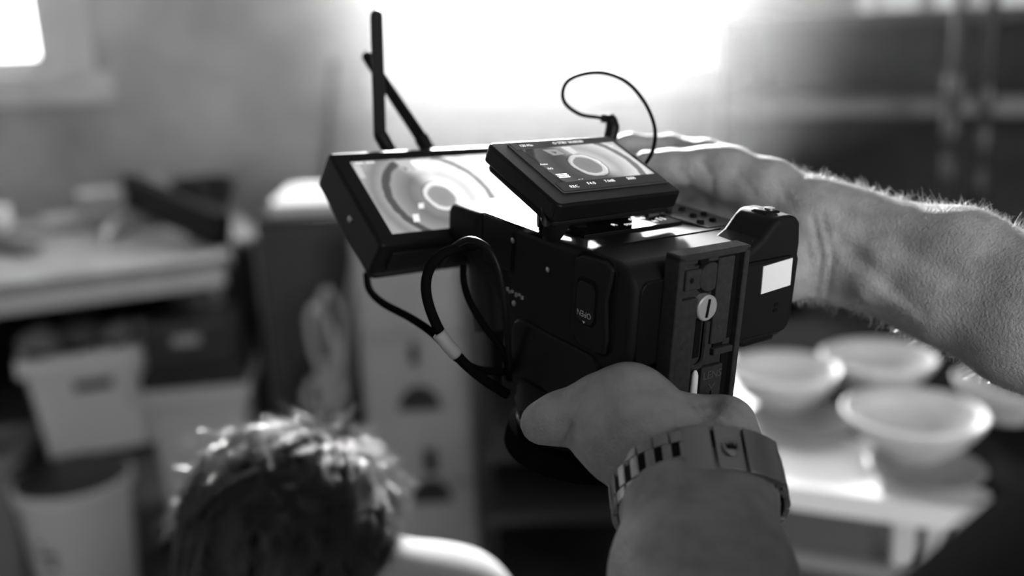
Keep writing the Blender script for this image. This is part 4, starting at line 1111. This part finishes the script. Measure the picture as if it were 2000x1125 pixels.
# white cloth over the table front
cp = [(1400, 690), (1440, 800), (1480, 938), (1600, 955), (1740, 974), (1960, 1004), (1930, 962), (1800, 926), (1690, 866), (1640, 850), (1560, 842), (1490, 795), (1460, 700)]
pts = [atz(px, py, ZT) for px, py in cp]; n = len(pts)
cl = MB().add([(p.x - T1.x, p.y - T1.y, 0) for p in pts] + [(p.x - T1.x, p.y - T1.y, .003) for p in pts], [tuple(range(n - 1, -1, -1)), tuple(range(n, 2*n))] + [(i, (i+1) % n, n + (i+1) % n, n + i) for i in range(n)])
for i in (2, 3, 4):                                  # the sheet folds over the front edge
    q = []
    for p in (pts[i], pts[i+1]):
        e = Vector((p.x - T1.x, p.y - T1.y, 0)) - ty*.004
        q += [e + Vector((0, 0, .003)), e + Vector((0, 0, -.034)) - ty*.003, e + Vector((0, 0, -.034)) - ty*.006, e + Vector((0, 0, .003)) - ty*.004]
    cl.add(q, [(0, 1, 5, 4), (1, 2, 6, 5), (2, 3, 7, 6), (3, 0, 4, 7), (0, 3, 2, 1), (4, 5, 6, 7)])
tag(cl.build('table_cloth', whitetop, None, matrix=Matrix.Translation((T1.x, T1.y, ZT - .001))), 'white sheet spread along the front of the bowl table', 'cloth')
def bowl(px, py, rim_px, h, m, label, foot=.45, zt=ZT + .003):
    c = atz(px, py, zt + h); d = (c - CAM_LOC).length
    r = rim_px*.5*(d*.985)/F_PX
    prof = [(0, .004), (r*foot, 0), (r*foot, .006), (r*.72, h*.38), (r*.93, h*.80), (r, h), (r*.97, h + .002), (r*.90, h*.82), (r*.68, h*.42), (r*.4, .016), (0, .014)]
    o = MB().lathe(prof, 48).build('bowl', m, None, smooth=True, autos=False, matrix=Matrix.Translation((c.x, c.y, zt)))
    return tag(o, label, 'bowl', 'bowls drying on the table')
def plate(px, py, w_px, m, label, z):
    c = atz(px, py, z); d = (c - CAM_LOC).length; r = w_px*.5*d/F_PX
    o = MB().lathe([(0, 0), (r*.6, 0), (r*.97, .016), (r, .020), (r*.95, .020), (r*.6, .006), (0, .005)], 48).build('plate', m, None, smooth=True, autos=False, matrix=Matrix.Translation((c.x, c.y, z)))
    return tag(o, label, 'plate', 'plates on the bowl table')
bowl(1530, 718, 212, .075, ceramic, 'pale bowl nearest the camera base plate, shaded inside')
bowl(1716, 694, 208, .070, ceramic, 'pale bowl farthest back, below the bare forearm')
bowl(1786, 802, 254, .075, ceramic, 'largest pale bowl in front, bright outer side')
bowl(1968, 742, 180, .070, ceramic, 'pale bowl at the right, half hidden under the forearm')
plate(1562, 836, 190, ceramicgrey, 'flat grey plate on the white sheet, nearest the watch', ZT + .003)
plate(1806, 932, 200, ceramicgrey, 'flat grey plate in front of the largest bowl', ZT + .003)

# ================================================================== RIGHT: dark shelving
SA = P(1412, 212, 3.55); SB = P(2010, 222, 3.15)
sx_ = (Vector((SB.x, SB.y, 0)) - Vector((SA.x, SA.y, 0))).normalized(); sy_ = Vector((-sx_.y, sx_.x, 0)); SL = (Vector((SB.x, SB.y, 0)) - Vector((SA.x, SA.y, 0))).length
SMx = Matrix((sx_, sy_, Vector((0, 0, 1)))).transposed().to_4x4(); SMx.translation = Vector((SA.x, SA.y, 0))
shelf = empty('shelving_unit', 'dark shelving unit with grey boards on the right', 'shelving', SMx)
zs_ = SA.z
MB().box((0, 0, zs_ - .032), (SL + .6, .40, zs_ + .032)).build('shelf_board', greywood, shelf, .004, 1)
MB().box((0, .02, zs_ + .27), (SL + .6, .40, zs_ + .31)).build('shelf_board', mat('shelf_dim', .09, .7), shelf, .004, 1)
MB().box((0, 0, zs_ - .75), (SL + .6, .40, zs_ - .70)).build('shelf_board', darkwood, shelf, .004, 1)
MB().box((0, .40, 0), (SL + .6, .42, zs_ + .31)).build('dark_backing', mat('shelf_back', .045, .8, noise=.3, nscale=6), shelf)
MB().box((-.01, .0, 0), (.02, .40, zs_ + .31)).build('side_panel', darkwood, shelf)
def pipe(px, d, label):
    px += 24; a = P(px, 60, d); b_ = P(px, 430, d); o = empty('clamp_pole', label, 'pole', Matrix.Translation((a.x, a.y, 0)), 'poles in front of the dark shelving')
    MB().lathe([(0, 0), (.017, 0), (.017, 2.05), (0, 2.05)], 16).build('pole', mat('dark_pipe', .04, .4, metal=.5), o, smooth=True)
    for py, r in ((160, .030), (245, .028), (330, .022)):
        z = P(px, py + (px - 1850)*.35, d).z
        MB().lathe([(.016, z - .028), (r, z - .028), (r, z + .028), (.016, z + .028)], 16).build('clamp', mat('pipe_clamp', .09, .4, metal=.4), o, bevel=.004, smooth=True)
pipe(1848, 2.85, 'dark pole with clamps in front of the shelving, farther from the edge')
pipe(1912, 2.80, 'dark pole with clamps in front of the shelving, nearer the right edge')
# high strip window behind the shelving, seen as a row of small bright panes
zb = aty(1800, 18, WALL_Y).z
w3 = MB().box((aty(1665, 20, WALL_Y).x, WALL_Y - .03, zb - .05), (2.6, WALL_Y, zb)).build('window_3', trimpaint)
tag(w3, 'strip of small panes above the dark shelving', kind='structure')
dim = emit('dim_pane', .6, 1.0)
for (a, b_) in ((1678, 1706), (1722, 1792), (1822, 1892), (1912, 2010)):
    MB().box((aty(a, 10, WALL_Y).x, WALL_Y - .02, zb), (aty(b_, 10, WALL_Y).x, WALL_Y - .01, zb + .30)).build('pane', dim, w3)

# ================================================================== HAZE in the daylight
hzm = Matrix.Translation((0.20, 3.00, 2.15)) @ Matrix.Diagonal((1.75, 1.05, 1.05, 1))
bm = bmesh.new(); bmesh.ops.create_icosphere(bm, subdivisions=4, radius=1.0, matrix=hzm)
hme = bpy.data.meshes.new('haze'); bm.to_mesh(hme); bm.free()
hz = obj('haze', hme, None)
hm_ = bpy.data.materials.new('thin_haze'); hm_.use_nodes = True; nt = hm_.node_tree
for nd in list(nt.nodes):
    if nd.type == 'BSDF_PRINCIPLED': nt.nodes.remove(nd)
vs_ = nt.nodes.new('ShaderNodeVolumeScatter'); vs_.inputs['Color'].default_value = (1, 1, 1, 1)
vs_.inputs['Density'].default_value = HAZE; vs_.inputs['Anisotropy'].default_value = HAZE_G
nt.links.new(vs_.outputs[0], nt.nodes['Material Output'].inputs['Volume'])
hz.data.materials.append(hm_)
tag(hz, 'thin bright haze glowing around the centre window', 'haze', kind='stuff')
